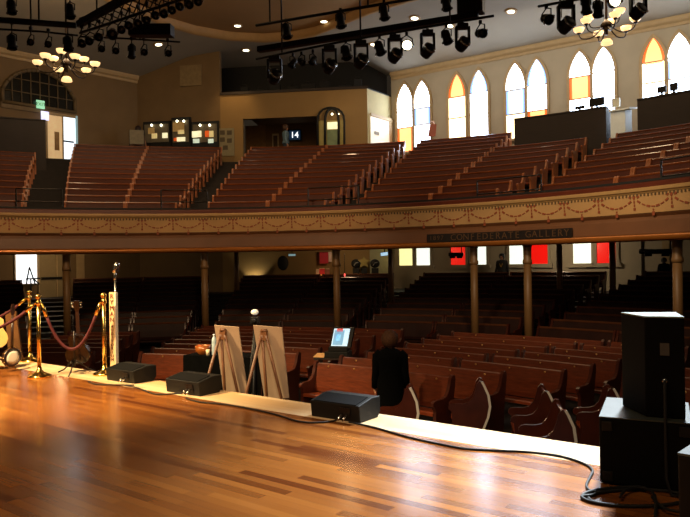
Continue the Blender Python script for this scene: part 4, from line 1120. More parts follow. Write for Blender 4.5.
gl = mat('amber glass', '#8a4a1c', .12, var=.2, scale=12, coat=.6)
q = at(203, 354.5, Zt + .22); q.z = zt
o = thing('glass_bowl', q, 'amber glass bowl of small items on the black table', 'bowl')
mb = MB(); mb.lathe([(.07, 0), (.075, .01), (.125, .06), (.13, .15), (.123, .15), (.115, .06), (.06, .02)], q, 20); mb.build('bowl_body', gl, o)
for k in range(6):
    a_ = k * 1.05; mb = MB(); mb.ball(q + Vector((.055 * cos(a_), .055 * sin(a_), .1 + .01 * (k % 2))), .045, 8, 6); mb.build('wrapped_sweet', [mat('orange sweet', '#c0561e', .4), mat('pale sweet', '#d8b98a', .4), mat('brown sweet', '#5a2a14', .4)][k % 3], o)
q = at(214.3, 355, Zt + .1); q.z = zt
o = thing('water_bottle', q, 'pale blue water bottle beside the bowl, partly behind board', 'bottle')
mb = MB(); mb.lathe([(.035, 0), (.04, .01), (.04, .24), (.03, .28), (.016, .3), (.016, .32)], q, 14); mb.build('bottle_body', mat('pale blue plastic', '#a8b9c0', .25), o)
mb = MB(); mb.lathe([(.019, .32), (.019, .345)], q, 12); mb.build('cap', mat('white cap', '#d8dcdc', .4), o)
q = at(210, 356, Zt - .02 + .1); q.z = zt
o = thing('drinking_glass', q + Vector((-.03, -.02, 0)), 'small clear glass glinting in front of the amber bowl', 'glass')
mb = MB(); q2 = q + Vector((-.03, -.02, 0)); mb.lathe([(.028, 0), (.034, .1), (.031, .1), (.026, .008)], q2, 14); mb.build('tumbler', mat('clear tumbler', '#d6c4a0', .08, var=.05, coat=.8), o)
# camera on a tripod with white flash
q = at(255, 318, 9.6)
o = thing('camera_tripod', (q.x, q.y, FZ), 'dark camera on a tripod with white flash, behind the easels', 'camera')
mb = MB(); mb.box(q + Vector((0, 0, -.03)), (.13, .1, .1)); mb.tube([q + Vector((0, -.05, -.03)), q + Vector((0, -.13, -.03))], .035, 12); mb.build('camera_body', M_fixture, o, bevel=.01)
mb = MB(); mb.ball(q + Vector((0, -.02, .085)), .055, 12, 8, (1, .7, .75)); mb.build('flash_head', mat('white diffuser', '#f0ead8', .4, var=.04, emit=.25), o)
mb = MB(); mb.tube([q + Vector((0, 0, -.08)), Vector((q.x, q.y, FZ + .7))], .02, 8); mb.build('centre_column', M_fixture, o)
for k in range(3):
    a_ = 2.1 * k + .4; mb = MB(); mb.tube([q + Vector((0, 0, -.14)), Vector((q.x + .3 * cos(a_), q.y + .3 * sin(a_), FZ + .01))], [.02, .014], 8); mb.build('leg', M_fixture, o)

# till with lit screen on a desk in the aisle
Zk = 13.3
dk = at(340, 357, Zk); zt = dk.z
o = thing('sales_desk', (dk.x, dk.y, FZ), 'dark desk standing in the aisle, carrying the till', 'desk')
e_ = Vector((.97, -.24, 0)); nn = Vector((.24, .97, 0))
ctr = Vector((dk.x, dk.y, 0))
def dq(x, y, z): return ctr + e_ * x + nn * y + Vector((0, 0, z))
mb = MB(); mb.prism([dq(-.48, -.2, zt - .03), dq(.2, -.2, zt - .03), dq(.2, .22, zt - .03), dq(-.48, .22, zt - .03)], (0, 0, .03)); mb.build('desk_top', M_darkwood, o)
for x in (-.44, .16):
    for y in (-.18, .2):
        mb = MB(); mb.box(dq(x, y, (zt - .03 + FZ) / 2), (.05, .05, zt - .03 - FZ)); mb.build('leg', M_darkwood, o)
mb = MB(); mb.prism([dq(-.42, -.18, zt - .55), dq(.15, -.18, zt - .55), dq(.15, .2, zt - .55), dq(-.42, .2, zt - .55)], (0, 0, .03)); mb.build('shelf', M_darkwood, o)
o = thing('till', dq(0, 0, zt), 'black till with bright tilted screen in the aisle', 'till')
mb = MB(); mb.prism([dq(-.27, -.18, zt), dq(.2, -.18, zt), dq(.2, .2, zt), dq(-.27, .2, zt)], (0, 0, .12)); mb.build('cash_drawer', M_blk, o, bevel=.01)
mb = MB(); mb.prism([dq(-.2, -.14, zt + .12), dq(.18, -.14, zt + .12), dq(.18, .14, zt + .12), dq(-.2, .14, zt + .12)], (0, 0, .09)); mb.build('base', M_blk, o, bevel=.01)
sx0, sx1 = -.15, .19
def sq(x, z, d): return dq(x, -.12 + (z - zt - .2) * .28 - d, z) + e_ * ((z - zt - .2) * .14)
z0_, z1_ = zt + .2, zt + .58
mb = MB(); mb.prism([sq(sx0 - .03, z0_, 0), sq(sx1 + .05, z0_, 0), sq(sx1 + .05, z1_, 0), sq(sx0 - .03, z1_, 0)], nn * .12); scr = mb.build('screen_case', M_blk, o)
mb = MB(); mb.add([sq(sx0, z0_ + .03, .004), sq(sx1 - .02, z0_ + .03, .004), sq(sx1 - .02, z1_ - .02, .004), sq(sx0, z1_ - .02, .004)], [(0, 1, 2, 3)]); mb.build('screen', mat('till screen', '#b8d8ea', .4, var=.1, emit=1.0), scr)
for (x0, x1, z0b, z1b, mm) in ((.02, .26, .02, .3, mat('screen blue', '#6fa6c8', .4, emit=.8)), (.06, .22, .27, .33, mat('screen red', '#d04a48', .4, emit=.7)), (.07, .2, .1, .22, mat('screen cyan', '#8cc8de', .4, emit=.9))):
    mb = MB(); mb.add([sq(sx0 + x0, z0_ + .03 + z0b, .007), sq(sx0 + x1 - .04, z0_ + .03 + z0b, .007), sq(sx0 + x1 - .04, z0_ + .03 + z1b, .007), sq(sx0 + x0, z0_ + .03 + z1b, .007)], [(0, 1, 2, 3)]); mb.build('screen_block', mm, scr)
o = thing('paper_tray', dq(-.4, -.05, zt), 'lit open paper tray at the left end of the till desk', 'paper')
mb = MB(); mb.prism([dq(-.49, -.2, zt + .012), dq(-.28, -.2, zt + .012), dq(-.28, .1, zt + .05), dq(-.49, .1, zt + .05)], (0, 0, .01)); mb.build('sheet', mat('lit paper', '#e0a868', .6, emit=.1), o)
mb = MB(); mb.prism([dq(-.49, -.2, zt), dq(-.28, -.2, zt), dq(-.28, .1, zt), dq(-.49, .1, zt)], (0, 0, .012)); mb.build('tray_base', M_darkwood, o)

# ------------------------------------------------------------------ people
def skin_obj(name, nodes, edges, m, parent, sub=1):
    """one continuous surface grown round a jointed skeleton: nodes = [(point, radius)]"""
    me = bpy.data.meshes.new(name); bm = bmesh.new(); lay = bm.verts.layers.skin.verify()
    vs = []
    for i, (p, r) in enumerate(nodes):
        v = bm.verts.new(p); v[lay].radius = (r, r) if not isinstance(r, tuple) else r; v[lay].use_root = (i == 0); vs.append(v)
    for a, b in edges: bm.edges.new((vs[a], vs[b]))
    bm.to_mesh(me); bm.free()
    ob = bpy.data.objects.new(name, me); COL.objects.link(ob)
    md = ob.modifiers.new('skin', 'SKIN'); md.use_smooth_shade = True
    sb_ = ob.modifiers.new('sub', 'SUBSURF'); sb_.levels = sub; sb_.render_levels = sub
    dg = bpy.context.evaluated_depsgraph_get()
    me2 = bpy.data.meshes.new_from_object(ob.evaluated_get(dg)); bpy.data.objects.remove(ob); bpy.data.meshes.remove(me)
    me2.name = name; me2.materials.clear(); me2.materials.append(m)
    for pl in me2.polygons: pl.use_smooth = True
    o = bpy.data.objects.new(name, me2); COL.objects.link(o); o.parent = parent
    return o
def person(base, hgt, yaw, lab, skin, top, legs, hair, shoe, coat_len=.5, arm=.06, hair_len=.0, hat=None, extra=None, bend=0.0):
    """yaw 0 faces away from the camera (+Y); lengths are fractions of the height"""
    root = thing('person', base, lab, 'person'); root.rotation_euler = (0, 0, yaw)
    h = hgt
    def V(x, y, z): return Vector((x * h, y * h, z * h))
    N = []; E_ = []
    def nd(x, y, z, r): N.append((V(x, y, z), r * h)); return len(N) - 1
    def ed(*ids):
        for a, b in zip(ids[:-1], ids[1:]): E_.append((a, b))
    pel = nd(0, 0, .52, .075); bel = nd(0, .002, .60, .068); ch = nd(0, -.004, .72, .078); up_ = nd(0, -.006, .79, .06); nk = nd(0, .0, .845, .03); sk = nd(0, .008, .885, .045); hd = nd(0, .012, .93, .056); tp = nd(0, .008, .972, .036)
    ed(pel, bel, ch, up_, nk, sk, hd, tp)
    ns = nd(0, .072, .922, .011); E_.append((hd, ns))
    for s in (-1, 1):
        hip = nd(s * .05, 0, .48, .058); kn = nd(s * .055, .006, .285, .036); cf = nd(s * .056, -.008, .2, .034); an = nd(s * .058, -.006, .045, .02); ft = nd(s * .062, .035, .018, .018); te = nd(s * .066, .085, .014, .014)
        ed(pel, hip, kn, cf, an, ft, te)
        sh = nd(s * .1, -.004, .8, .04); el = nd(s * (.115 + arm * .5), -.012, .635, .026); wr = nd(s * (.118 + arm), .03, .49, .016); pm = nd(s * (.118 + arm), .042, .455, .019)
        ed(up_, sh, el, wr, pm)
        for k, (dx, ln) in enumerate(((-.5, .036), (-.17, .042), (.17, .039), (.5, .03))):
            a = nd(s * (.118 + arm) + .004, .042 + dx * .03, .43, .0058); b = nd(s * (.118 + arm) - s * .004, .046 + dx * .03, .43 - ln * .5, .0054); c = nd(s * (.118 + arm) - s * .014, .05 + dx * .03, .43 - ln, .0045)
            ed(pm, a, b, c)
        t1_ = nd(s * (.118 + arm) - s * .012, .062, .455, .007); t2_ = nd(s * (.118 + arm) - s * .022, .07, .432, .0055); ed(pm, t1_, t2_)
        er = nd(s * .055, .004, .922, .012); E_.append((hd, er))
    skin_obj('body', N, E_, skin, root)
    # top / coat: elliptical shell with sleeves
    mb = MB(); Ms = Matrix.Diagonal((1.06, .7, 1, 1))
    prof = [(.135, coat_len), (.13, coat_len + .05), (.118, .56), (.11, .62), (.122, .70), (.138, .77), (.125, .81), (.085, .835), (.046, .855), (.038, .862)]
    prof[0] = (prof[0][0] + (0.52 - coat_len) * .12, coat_len)
    prof = [(r * h, z * h) for r, z in prof if z <= .57 or True]
    mb.lathe(prof, (0, 0, 0), 20, Ms)
    for s in (-1, 1):
        mb.tube([V(s * .085, -.004, .805), V(s * .118, -.006, .78), V(s * (.118 + arm * .3), -.012, .70), V(s * (.117 + arm * .5), -.012, .635), V(s * (.119 + arm * .8), .01, .56), V(s * (.118 + arm), .03, .485)], [.05 * h, .05 * h, .043 * h, .038 * h, .034 * h, .03 * h], 12)
    o = bpy.data.objects.new('coat' if coat_len < .45 else 'shirt', mb.mesh('coat', top)); COL.objects.link(o); o.parent = root
    # trousers
    mb = MB()
    mb.lathe([(.1 * h, .44 * h), (.112 * h, .5 * h), (.105 * h, .57 * h)], (0, 0, 0), 18, Ms)
    for s in (-1, 1): mb.tube([V(s * .05, 0, .5), V(s * .053, .004, .38), V(s * .056, .006, .285), V(s * .057, -.006, .17), V(s * .058, -.004, .05)], [.066 * h, .06 * h, .048 * h, .044 * h, .042 * h], 12)
    o = bpy.data.objects.new('trousers', mb.mesh('trousers', legs)); COL.objects.link(o); o.parent = root
    for s in (-1, 1):
        mb = MB(); mb.tube([V(s * .057, -.025, .022), V(s * .06, .02, .024), V(s * .064, .06, .018), V(s * .067, .098, .013)], [.022 * h, .026 * h, .022 * h, .012 * h], 10); mb.tube([V(s * .058, -.005, .02), V(s * .058, -.005, .06)], [.024 * h, .026 * h], 10)
        o = bpy.data.objects.new('shoe', mb.mesh('shoe', shoe)); COL.objects.link(o); o.parent = root
        mb = MB(); mb.ball(V(s * .02, .058, .933), .0075 * h, 8, 6)
        o = bpy.data.objects.new('eye', mb.mesh('eye', mat('dark eye', '#1a1410', .3))); COL.objects.link(o); o.parent = root
    mb = MB(); mb.box(V(0, .06, .9), (.028 * h, .01 * h, .006 * h)); o = bpy.data.objects.new('mouth', mb.mesh('mouth', mat('lip', '#8a4a40', .5))); COL.objects.link(o); o.parent = root
    # hair cap: covers crown, back and sides, open at the face
    mb = MB(); vs = []; nu, nv = 18, 8
    for j in range(nv + 1):
        for i in range(nu + 1):
            u = -pi * .78 + 2 * pi * .78 * i / nu          # 0 = back of the head
            low = -1.1 - hair_len * 6 * max(0, cos(u * .6)) if abs(u) < pi * .62 else -.25
            v = pi / 2 + (low - pi / 2 * 0 - pi / 2) * j / nv
            rr = (.073 + .005 * sin(i * 2.3 + j * 1.7)) * h
            vs.append(V(0, .004, .937) + Vector((rr * .92 * cos(v) * sin(u), -rr * 1.04 * cos(v) * cos(u), rr * 1.02 * sin(v))))
    mb.add(vs, [(j * (nu + 1) + i, j * (nu + 1) + i + 1, (j + 1) * (nu + 1) + i + 1, (j + 1) * (nu + 1) + i) for j in range(nv) for i in range(nu)], True)
    o = bpy.data.objects.new('hair', mb.mesh('hair', hair)); COL.objects.link(o); o.parent = root
    sm_ = o.modifiers.new('thick', 'SOLIDIFY'); sm_.thickness = .012 * h
    if hat:
        mb = MB(); mb.lathe([(.075 * h, .955 * h), (.076 * h, .985 * h), (.06 * h, 1.015 * h), (.02 * h, 1.025 * h)], V(0, .005, 0), 16); mb.box(V(0, .09, .962), (.1 * h, .075 * h, .008 * h))
        o = bpy.data.objects.new('cap', mb.mesh('cap', hat)); COL.objects.link(o); o.parent = root
    if extra:
        mb = MB()
        for s in (-1, 1): mb.tube([V(s * .035, -.03, .85), V(s * .05, .06, .80), V(s * .03, .095, .72), V(0, .1, .65)], .008 * h, 6)
        o = bpy.data.objects.new('lanyard', mb.mesh('lanyard', extra)); COL.objects.link(o); o.parent = root
    return root
SK = mat('skin', '#b98466', .55, var=.06, scale=20)
M_coat = mat('black wool coat', '#040404', 1.0, var=.3, scale=40, spec=.04)
wp = at(390.5, 380, 10.25); wtop = at(391, 333, 10.25).z
person((wp.x, wp.y, FZ), (wtop - FZ) / .995, radians(-6), 'woman in a dark coat with short brown hair, seen from behind', SK, M_coat, mat('black trousers', '#0a090b', .8), mat('brown hair', '#3c2414', .75, var=.5, scale=45, spec=.15, bump=.6), M_dark, coat_len=.14, arm=.032, hair_len=.06)
zbk = H0B + DB * 13
q = bw(286, 140, .25)[0]; ht = bw(286, 124, .25)[0].z - zbk
person((q.x, q.y + .5, zbk), ht, radians(-85), 'person in a light blue shirt standing at the lobby opening', SK, mat('light blue shirt', '#6f8a9c', .8), mat('blue jeans', '#2c3a4a', .8), mat('grey brown hair', '#5a4030', .6), M_dark, coat_len=.52)
q = cw(148, 140, 1.0)[0]; ht = cw(148, 130.5, 1.0)[0].z - zbk
person((q.x, q.y, zbk), ht, radians(0), 'person in a pinkish top standing before the display cases', SK, mat('pinkish top', '#a87a5c', .8), mat('dark jeans', '#1c2028', .8), mat('dark red hair', '#2a120c', .6), M_dark, coat_len=.5, hair_len=.05)
zt_ = FZ + .02 + DT * NT
q = onr(502, 262, 22.9); ht = onr(502, 253.5, 22.9).z - zt_
person((q.x, q.y, zt_), ht / 1.02, radians(150), 'person in black with dark cap and yellow scarf below the white window', SK, mat('black jacket', '#141210', .8), mat('black slacks', '#0d0d10', .8), mat('black hair', '#0c0a08', .6), M_dark, coat_len=.48, hat=mat('black cap', '#0c0c0e', .7), extra=mat('yellow scarf', '#b98a2a', .7))
q = onr(664, 265, 22.6); ht = onr(664, 258, 22.6).z - zt_
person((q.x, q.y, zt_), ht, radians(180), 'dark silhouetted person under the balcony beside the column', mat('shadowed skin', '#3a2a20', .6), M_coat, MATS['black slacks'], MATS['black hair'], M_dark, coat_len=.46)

# ------------------------------------------------------------------ under the balcony: lamp glow, stall, screens
zt_ = FZ + .02 + DT * NT
def back_at(px, py, r): return onr(px, py, r)
q = bw(255, 268, .22)[0]
o = thing('uplight', (q.x, q.y, zt_), 'small floor uplight throwing a pale fan on the wall', 'lamp')
mb = MB(); mb.lathe([(.1, 0), (.1, .06), (.07, .1), (.07, .25), (.11, .34), (.1, .34)], (q.x, q.y, zt_), 14); mb.build('lamp_body', M_fixture, o)
mb = MB(); mb.lathe([(.09, .335), (.001, .336)], (q.x, q.y, zt_), 14); mb.build('lens', mat('uplight lens', '#fff0c0', .4, emit=3), o)
UPL = Vector((q.x, q.y, zt_ + .4))
q = back_at(283, 266, 22.7); zc_ = back_at(283, 256.5, 22.7).z
o = thing('round_chair', (q.x, q.y, zt_), 'dark round-backed chair silhouetted beside the wall glow', 'chair')
mb = MB(); mb.ball((q.x, q.y, zc_ - .3), .34, 16, 10, (.75, .3, 1)); mb.build('backrest', M_dark, o)
mb = MB(); mb.lathe([(.25, .42), (.28, .45), (.28, .5), (.2, .52)], (q.x, q.y - .1, zt_), 16); mb.build('seat', M_dark, o)
for k in range(4):
    a_ = pi / 4 + k * pi / 2; mb = MB(); mb.tube([(q.x + .18 * cos(a_), q.y - .1 + .18 * sin(a_), zt_ + .44), (q.x + .22 * cos(a_), q.y - .1 + .22 * sin(a_), zt_)], .02, 6); mb.build('leg', M_dark, o)
# souvenir stall
q = back_at(320, 275, 22.4)
o = thing('souvenir_counter', (q.x, q.y, zt_), 'orange-lit souvenir counter in the gap between dark pews', 'counter')
ctop = back_at(320, 274.5, 22.4).z
ctop = max(ctop, zt_ + .5)
mb = MB(); mb.box((q.x, q.y, (zt_ + ctop - .04) / 2), (.85, .5, ctop - .04 - zt_)); mb.build('cabinet', M_darkwood, o)
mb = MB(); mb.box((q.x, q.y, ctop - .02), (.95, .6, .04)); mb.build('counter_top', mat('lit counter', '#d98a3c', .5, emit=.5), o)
for k, (px, py, w, h, c, lab) in enumerate(((322, 266.5, .24, .26, '#c22a2a', 'bright red souvenir box standing on the stall counter'), (317.5, 268, .14, .22, '#b8926a', 'tan souvenir box left of the red one'), (327.5, 268, .16, .24, '#7a4430', 'brown souvenir box right of the red one'))):
    qq = back_at(px, py, 22.4)
    o = thing('souvenir_box', (qq.x, qq.y, ctop), lab, 'box')
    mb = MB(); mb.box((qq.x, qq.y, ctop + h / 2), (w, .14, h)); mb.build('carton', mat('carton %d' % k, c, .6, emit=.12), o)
    mb = MB(); mb.box((qq.x, qq.y, ctop + h + .01), (w * 1.04, .15, .02)); mb.build('lid', mat('carton lid %d' % k, '#d8b080', .6, emit=.05), o)
qq = back_at(324, 258, 22.9); zz = back_at(324, 258, 22.9).z
o = thing('hanging_banner', (qq.x, qq.y, zz), 'red and cream cloth banner hanging above the souvenir counter', 'banner')
mb = MB(); mb.box((qq.x, qq.y, zz), (.4, .03, .5)); mb.build('cloth', mat('red banner', '#a01c24', .7, emit=.12), o)
mb = MB(); mb.box((qq.x + .28, qq.y, zz + .05), (.14, .03, .45)); mb.build('cream_edge', mat('cream cloth', '#c9a58a', .7, emit=.1), o)
mb = MB(); mb.tube([(qq.x - .3, qq.y, zz + .27), (qq.x + .45, qq.y, zz + .27)], .015, 6); mb.build('rod', M_metal, o)
def hang_screen(px, py, r, w, h, lab, m, roll=0.0):
    q = onr(px, py, r); a_ = atan2(q.x, q.y)
    o = thing('hanging_screen', q, lab, 'screen')
    mb = MB(); mb.box(q, (w, .06, h), rz=-a_, ry=roll); mb.build('screen_case', M_fixture, o)
    mb = MB(); mb.box(q - Vector((sin(a_), cos(a_), 0)) * .035, (w * .9, .01, h * .82), rz=-a_, ry=roll); mb.build('screen', m, o)
    mb = MB(); mb.tube([q + Vector((0, 0, h / 2)), q + Vector((0, 0, h / 2 + .3))], .02, 6); mb.build('hanger', M_metal, o)
hang_screen(384.5, 254, 21.5, .36, .17, 'small bluish screen hanging under the balcony beside yellow window', mat('blue white screen', '#a8cfe8', .4, emit=.9), radians(-6))
hang_screen(292, 255, 21.5, .34, .1, 'thin pale strip screen hanging above the dark round chair', mat('pale strip screen', '#8fb3b8', .4, emit=.5))
for k, (px, w, h, c, lab) in enumerate(((356, .3, .5, '#14110f', 'dark display stand under the balcony, nearest the green-lit post'), (364, .26, .46, '#7d6a34', 'gold star ornament on a dark stand under the balcony'), (375, .3, .42, '#2a2724', 'dark display stand with pale objects, right of the gold ornament'))):
    q = onr(px, 268, 22.6); zb_ = zt_
    top_ = onr(px, 268, 22.6).z
    o = thing('display_stand', (q.x, q.y, zb_), lab, 'display stand')
    mb = MB(); mb.box((q.x, q.y, (zb_ + top_) / 2), (w, .3, top_ - zb_)); mb.build('plinth', M_dark, o)
    if k == 1:
        mb = MB(); st = []
        for j in range(10):
            a_ = pi / 2 + j * pi / 5; rr = .3 if j % 2 == 0 else .14; st.append((q.x + rr * cos(a_), q.y - .05, top_ + .27 + rr * sin(a_)))
        mb.prism(st, (0, .04, 0)); mb.build('star', mat('dim gold', '#8a7436', .5, emit=.1), o)
    else:
        mb = MB(); mb.ball((q.x, q.y, top_ + .2), .2, 12, 8, (1.1, .6, 1)); mb.build('dark_bust', M_dark, o)
        mb = MB(); mb.tube([(q.x - .1, q.y - .13, top_ + .1), (q.x - .02, q.y - .14, top_ + .22), (q.x + .1, q.y - .13, top_ + .25)], .02, 6); mb.build('pale_trim', mat('pale trim', '#9a968c', .5), o)
q = onr(344.7, 275, 20.5)
o = thing('indicator_lamp', q, 'tiny red indicator light hanging beside the column', 'lamp')
mb = MB(); mb.ball(q, .045, 8, 6, (.8, .8, 1.6)); mb.build('red_lens', mat('red indicator', '#ff5a50', .4, emit=1.5), o)
mb = MB(); mb.tube([q + Vector((0, .03, .05)), q + Vector((0, .03, .9))], .012, 6); mb.build('cable', M_dark, o)
# dark fixtures hanging under the balcony
def underlamp(px0, px1, py, r, lab):
    q0_, q1_ = onr(px0, py, r), onr(px1, py, r)
    o = thing('hanging_light_bar', q0_, lab, 'light fitting')
    mb = MB(); mb.tube([q0_, q1_], .07, 10); mb.build('bar', M_fixture, o)
    n_ = max(2, int((q1_ - q0_).length / .35))
    for k in range(n_):
        c = q0_.lerp(q1_, (k + .5) / n_) + Vector((0, 0, -.06)); mb = MB(); mb.lathe([(.05, .05), (.1, 0), (.1, -.06), (.08, -.07)], c, 10); mb.build('lamp_can', M_fixture, o)
    for s in (.1, .9):
        c = q0_.lerp(q1_, s); mb = MB(); mb.tube([c, c + Vector((0, 0, .5))], .015, 6); mb.build('hanger', M_fixture, o)
underlamp(640, 674, 251.5, 15.5, 'dark light bar hanging under the balcony above the loudspeaker')
underlamp(449, 463, 254.5, 16.5, 'dark light fitting hanging in front of the red low window')
# reddish placard at the aisle end
q = onr(431.5, 137.5, R0B + PB * 12 + .6)
zf_ = H0B + DB * 13
o = thing('placard_stand', (q.x, q.y, zf_), 'tilted reddish placard on a stand between the first window pairs', 'placard')
zz = q.z
zq0, zq1 = onr(431, 137, 23.4).z, onr(431, 125, 23.4).z
mb = MB(); mb.prism([Vector((q.x - .17, q.y, zq0)), Vector((q.x + .17, q.y - .1, zq0)), Vector((q.x + .22, q.y - .1, zq1)), Vector((q.x - .06, q.y, zq1))], (0.0, .03, 0)); mb.build('placard', mat('reddish card', '#a5563c', .6), o)
mb = MB(); mb.tube([(q.x, q.y + .05, zf_), (q.x, q.y + .05, zq0 + .1)], .025, 8); mb.lathe([(.18, 0), (.18, .02), (.03, .05)], (q.x, q.y + .05, zf_), 14); mb.build('stand', M_metal, o)
mb = MB(); mb.ball((q.x + .06, q.y, zq1 + .08), .09, 10, 6); mb.build('top_knob', mat('pinkish knob', '#c99a80', .5), o)

# ------------------------------------------------------------------ chandeliers
def chandelier(px, py, depth, lab, rad=.86, rot=.3):
    c = at(px, py, depth); ctop = TZ
    o = thing('hanging_chandelier', c, lab, 'chandelier', 'bronze bowl chandeliers')
    mb = MB(); mb.tube([c + Vector((0, 0, -.25)), c + Vector((0, 0, 1.2)), Vector((c.x, c.y, ctop))], [.05, .035, .02], 8); mb.lathe([(.05, .0), (.17, .08), (.2, .16), (.1, .28), (.05, .34)], c + Vector((0, 0, -.1)), 16); mb.build('stem', M_bronze, o)
    bs = .8
    def arm(a, r, z, cup, up=True):
        d = Vector((cos(a), sin(a), 0)); e = c + d * r + Vector((0, 0, z))
        mb = MB(); mb.tube(smooth_path([c + d * .06 + Vector((0, 0, .05)), c + d * r * .5 + Vector((0, 0, z - .22)), c + d * r * .9 + Vector((0, 0, z - .2)), e + Vector((0, 0, -.03))], 4), .022, 6)
        mb.lathe([(.03, -.06), (.06, -.03), (.07, 0), (.03, .01)], e, 10); am_ = mb.build('arm', M_bronze, o)
        mb = MB(); mb.lathe([(q_ * bs, h_ * bs) for q_, h_ in ((.06, 0), (.15, .04), (.2, .1), (.215, .19), (.2, .19), (.14, .07), (.02, .04))], e, 18); mb.build('glass_bowl', M_bowl, am_)
    for k in range(6): arm(rot + k * pi / 3, rad, -.02, 1)
    for k in range(3): arm(rot + .5 + k * pi * 2 / 3, rad * .62, .22, 1)
    mb = MB(); mb.lathe([(.03, -.25), (.12, -.28), (.17, -.35), (.18, -.43), (.165, -.43), (.08, -.39), (.02, -.37)], c + Vector((0, 0, -.12)), 18); mb.build('lower_bowl', M_bowl, o)
    return c
ch1 = chandelier(66.5, 65.5, 23.5, 'chandelier of glowing bowls above the arched window', .95, .15)
ch2 = chandelier(606.5, 27, 21.5, 'chandelier of glowing bowls before the stained glass windows', .86, .45)

# ------------------------------------------------------------------ ceiling downlights
def downlight(px, py, lab, which):
    t, v = ray(px, py); d = Vector((t, 1, v)).normalized(); best = None
    for bv in CEIL_BVH:
        hit = bv.ray_cast(Vector((0, 0, EYE)), d)
        if hit[0] is not None and (best is None or hit[3] < best[3]): best = hit
    if best is None: return
    p = best[0]; nrm = best[1]; nrm = nrm if nrm.z < 0 else -nrm
    Mq = nrm.to_track_quat('Z', 'Y').to_matrix().to_4x4()
    o = thing('ceiling_light', p, lab, 'ceiling light', 'small recessed ceiling lights')
    mb = MB(); mb.lathe([(.14, .0), (.24, .0), (.24, .03), (.15, .04), (.14, .0)], p, 18, Mq); mb.build('trim_ring', M_traytrim, o)
    mb = MB(); mb.lathe([(.2, .032), (.001, .036)], p, 16, Mq); mb.build('lens', mat('downlight lens', '#fff0cc', .4, emit=5), o)
for px, py, lab in ((237.5, 25.3, 'recessed light in the tan ceiling, farthest from the lighting bars'), (246, 49.7, 'recessed light in the grey ceiling over the tan loft wall'), (324, 21, 'recessed light in the tan ceiling between two hanging cans'),
                    (158.5, 44, 'recessed light in the grey ceiling beyond the left truss'), (414.7, 17.7, 'recessed light in the grey ceiling above the thick bar'), (449.6, 25.4, 'recessed light in the grey ceiling under the thick bar'), (511, 11, 'recessed light in the grey ceiling near the black box end'), (374, 44, 'recessed light beside a hanging can, low on the grey ceiling')):
    downlight(px, py, lab, 0)

# ------------------------------------------------------------------ lighting bars and lamps
def bar(pts, r, name, lab, hangers=()):
    o = thing(name, pts[0], lab, 'lighting bar')
    mb = MB(); mb.tube(pts, r, 8); mb.build('pipe', M_fixture, o)
    for q in hangers:
        mb = MB(); mb.tube([q, Vector((q.x, q.y, IZ + .2))], .02, 6); mb.build('hanger_rod', M_fixture, o)
def box_bar(a, b, w, h, name, lab, hangers=()):
    o = thing(name, a, lab, 'lighting bar'); d = (b - a); nn = Vector((-d.y, d.x, 0)).normalized() * w
    mb = MB(); mb.prism([a, a + nn, a + nn + Vector((0, 0, h)), a + Vector((0, 0, h))], d); mb.build('beam', M_fixture, o)
    for q in hangers:
        mb = MB(); mb.tube([q, Vector((q.x, q.y, IZ + .2))], .02, 6); mb.build('hanger_rod', M_fixture, o)
    return o
# right-hand rig
DL, DR = 16.6, 14.0
def rd(px): return DL + (DR - DL) * (px - 257) / (560 - 257)
def rp(px, py, k=0.0): return at(px, py, rd(px) + k)
bar([rp(256, 25.5, -.4), rp(400, 1, -.4), rp(470, -11, -.4)], .035, 'hanging_pipe', 'thin upper pipe carrying single cans across the tan ceiling', [rp(270, 23.5, -.4), rp(368, 6.5, -.4)])
box_bar(rp(257, 51.5, .3), rp(478, 16.5, .3), .16, .13, 'hanging_beam', 'thick black beam crossing in front of the tan ceiling', [rp(282, 47, .38), rp(360.5, 34, .38)])
o = box_bar(rp(457, 13.5, .25), rp(482.5, 10, .25), .3, .32, 'hanging_junction_box', 'black box on the end of the thick beam')
bar([rp(256, 59), rp(340, 42), rp(430, 26.5), rp(494, 15.8)], .03, 'hanging_pipe', 'lower pipe carrying moving lights under the thick beam', [rp(282, 54), rp(360.5, 38), rp(450, 23)])
bar([rp(538, 6.5), rp(640, -12)], .03, 'hanging_pipe', 'pipe at top right carrying lamps above the chandelier', [rp(560, 2.5)])

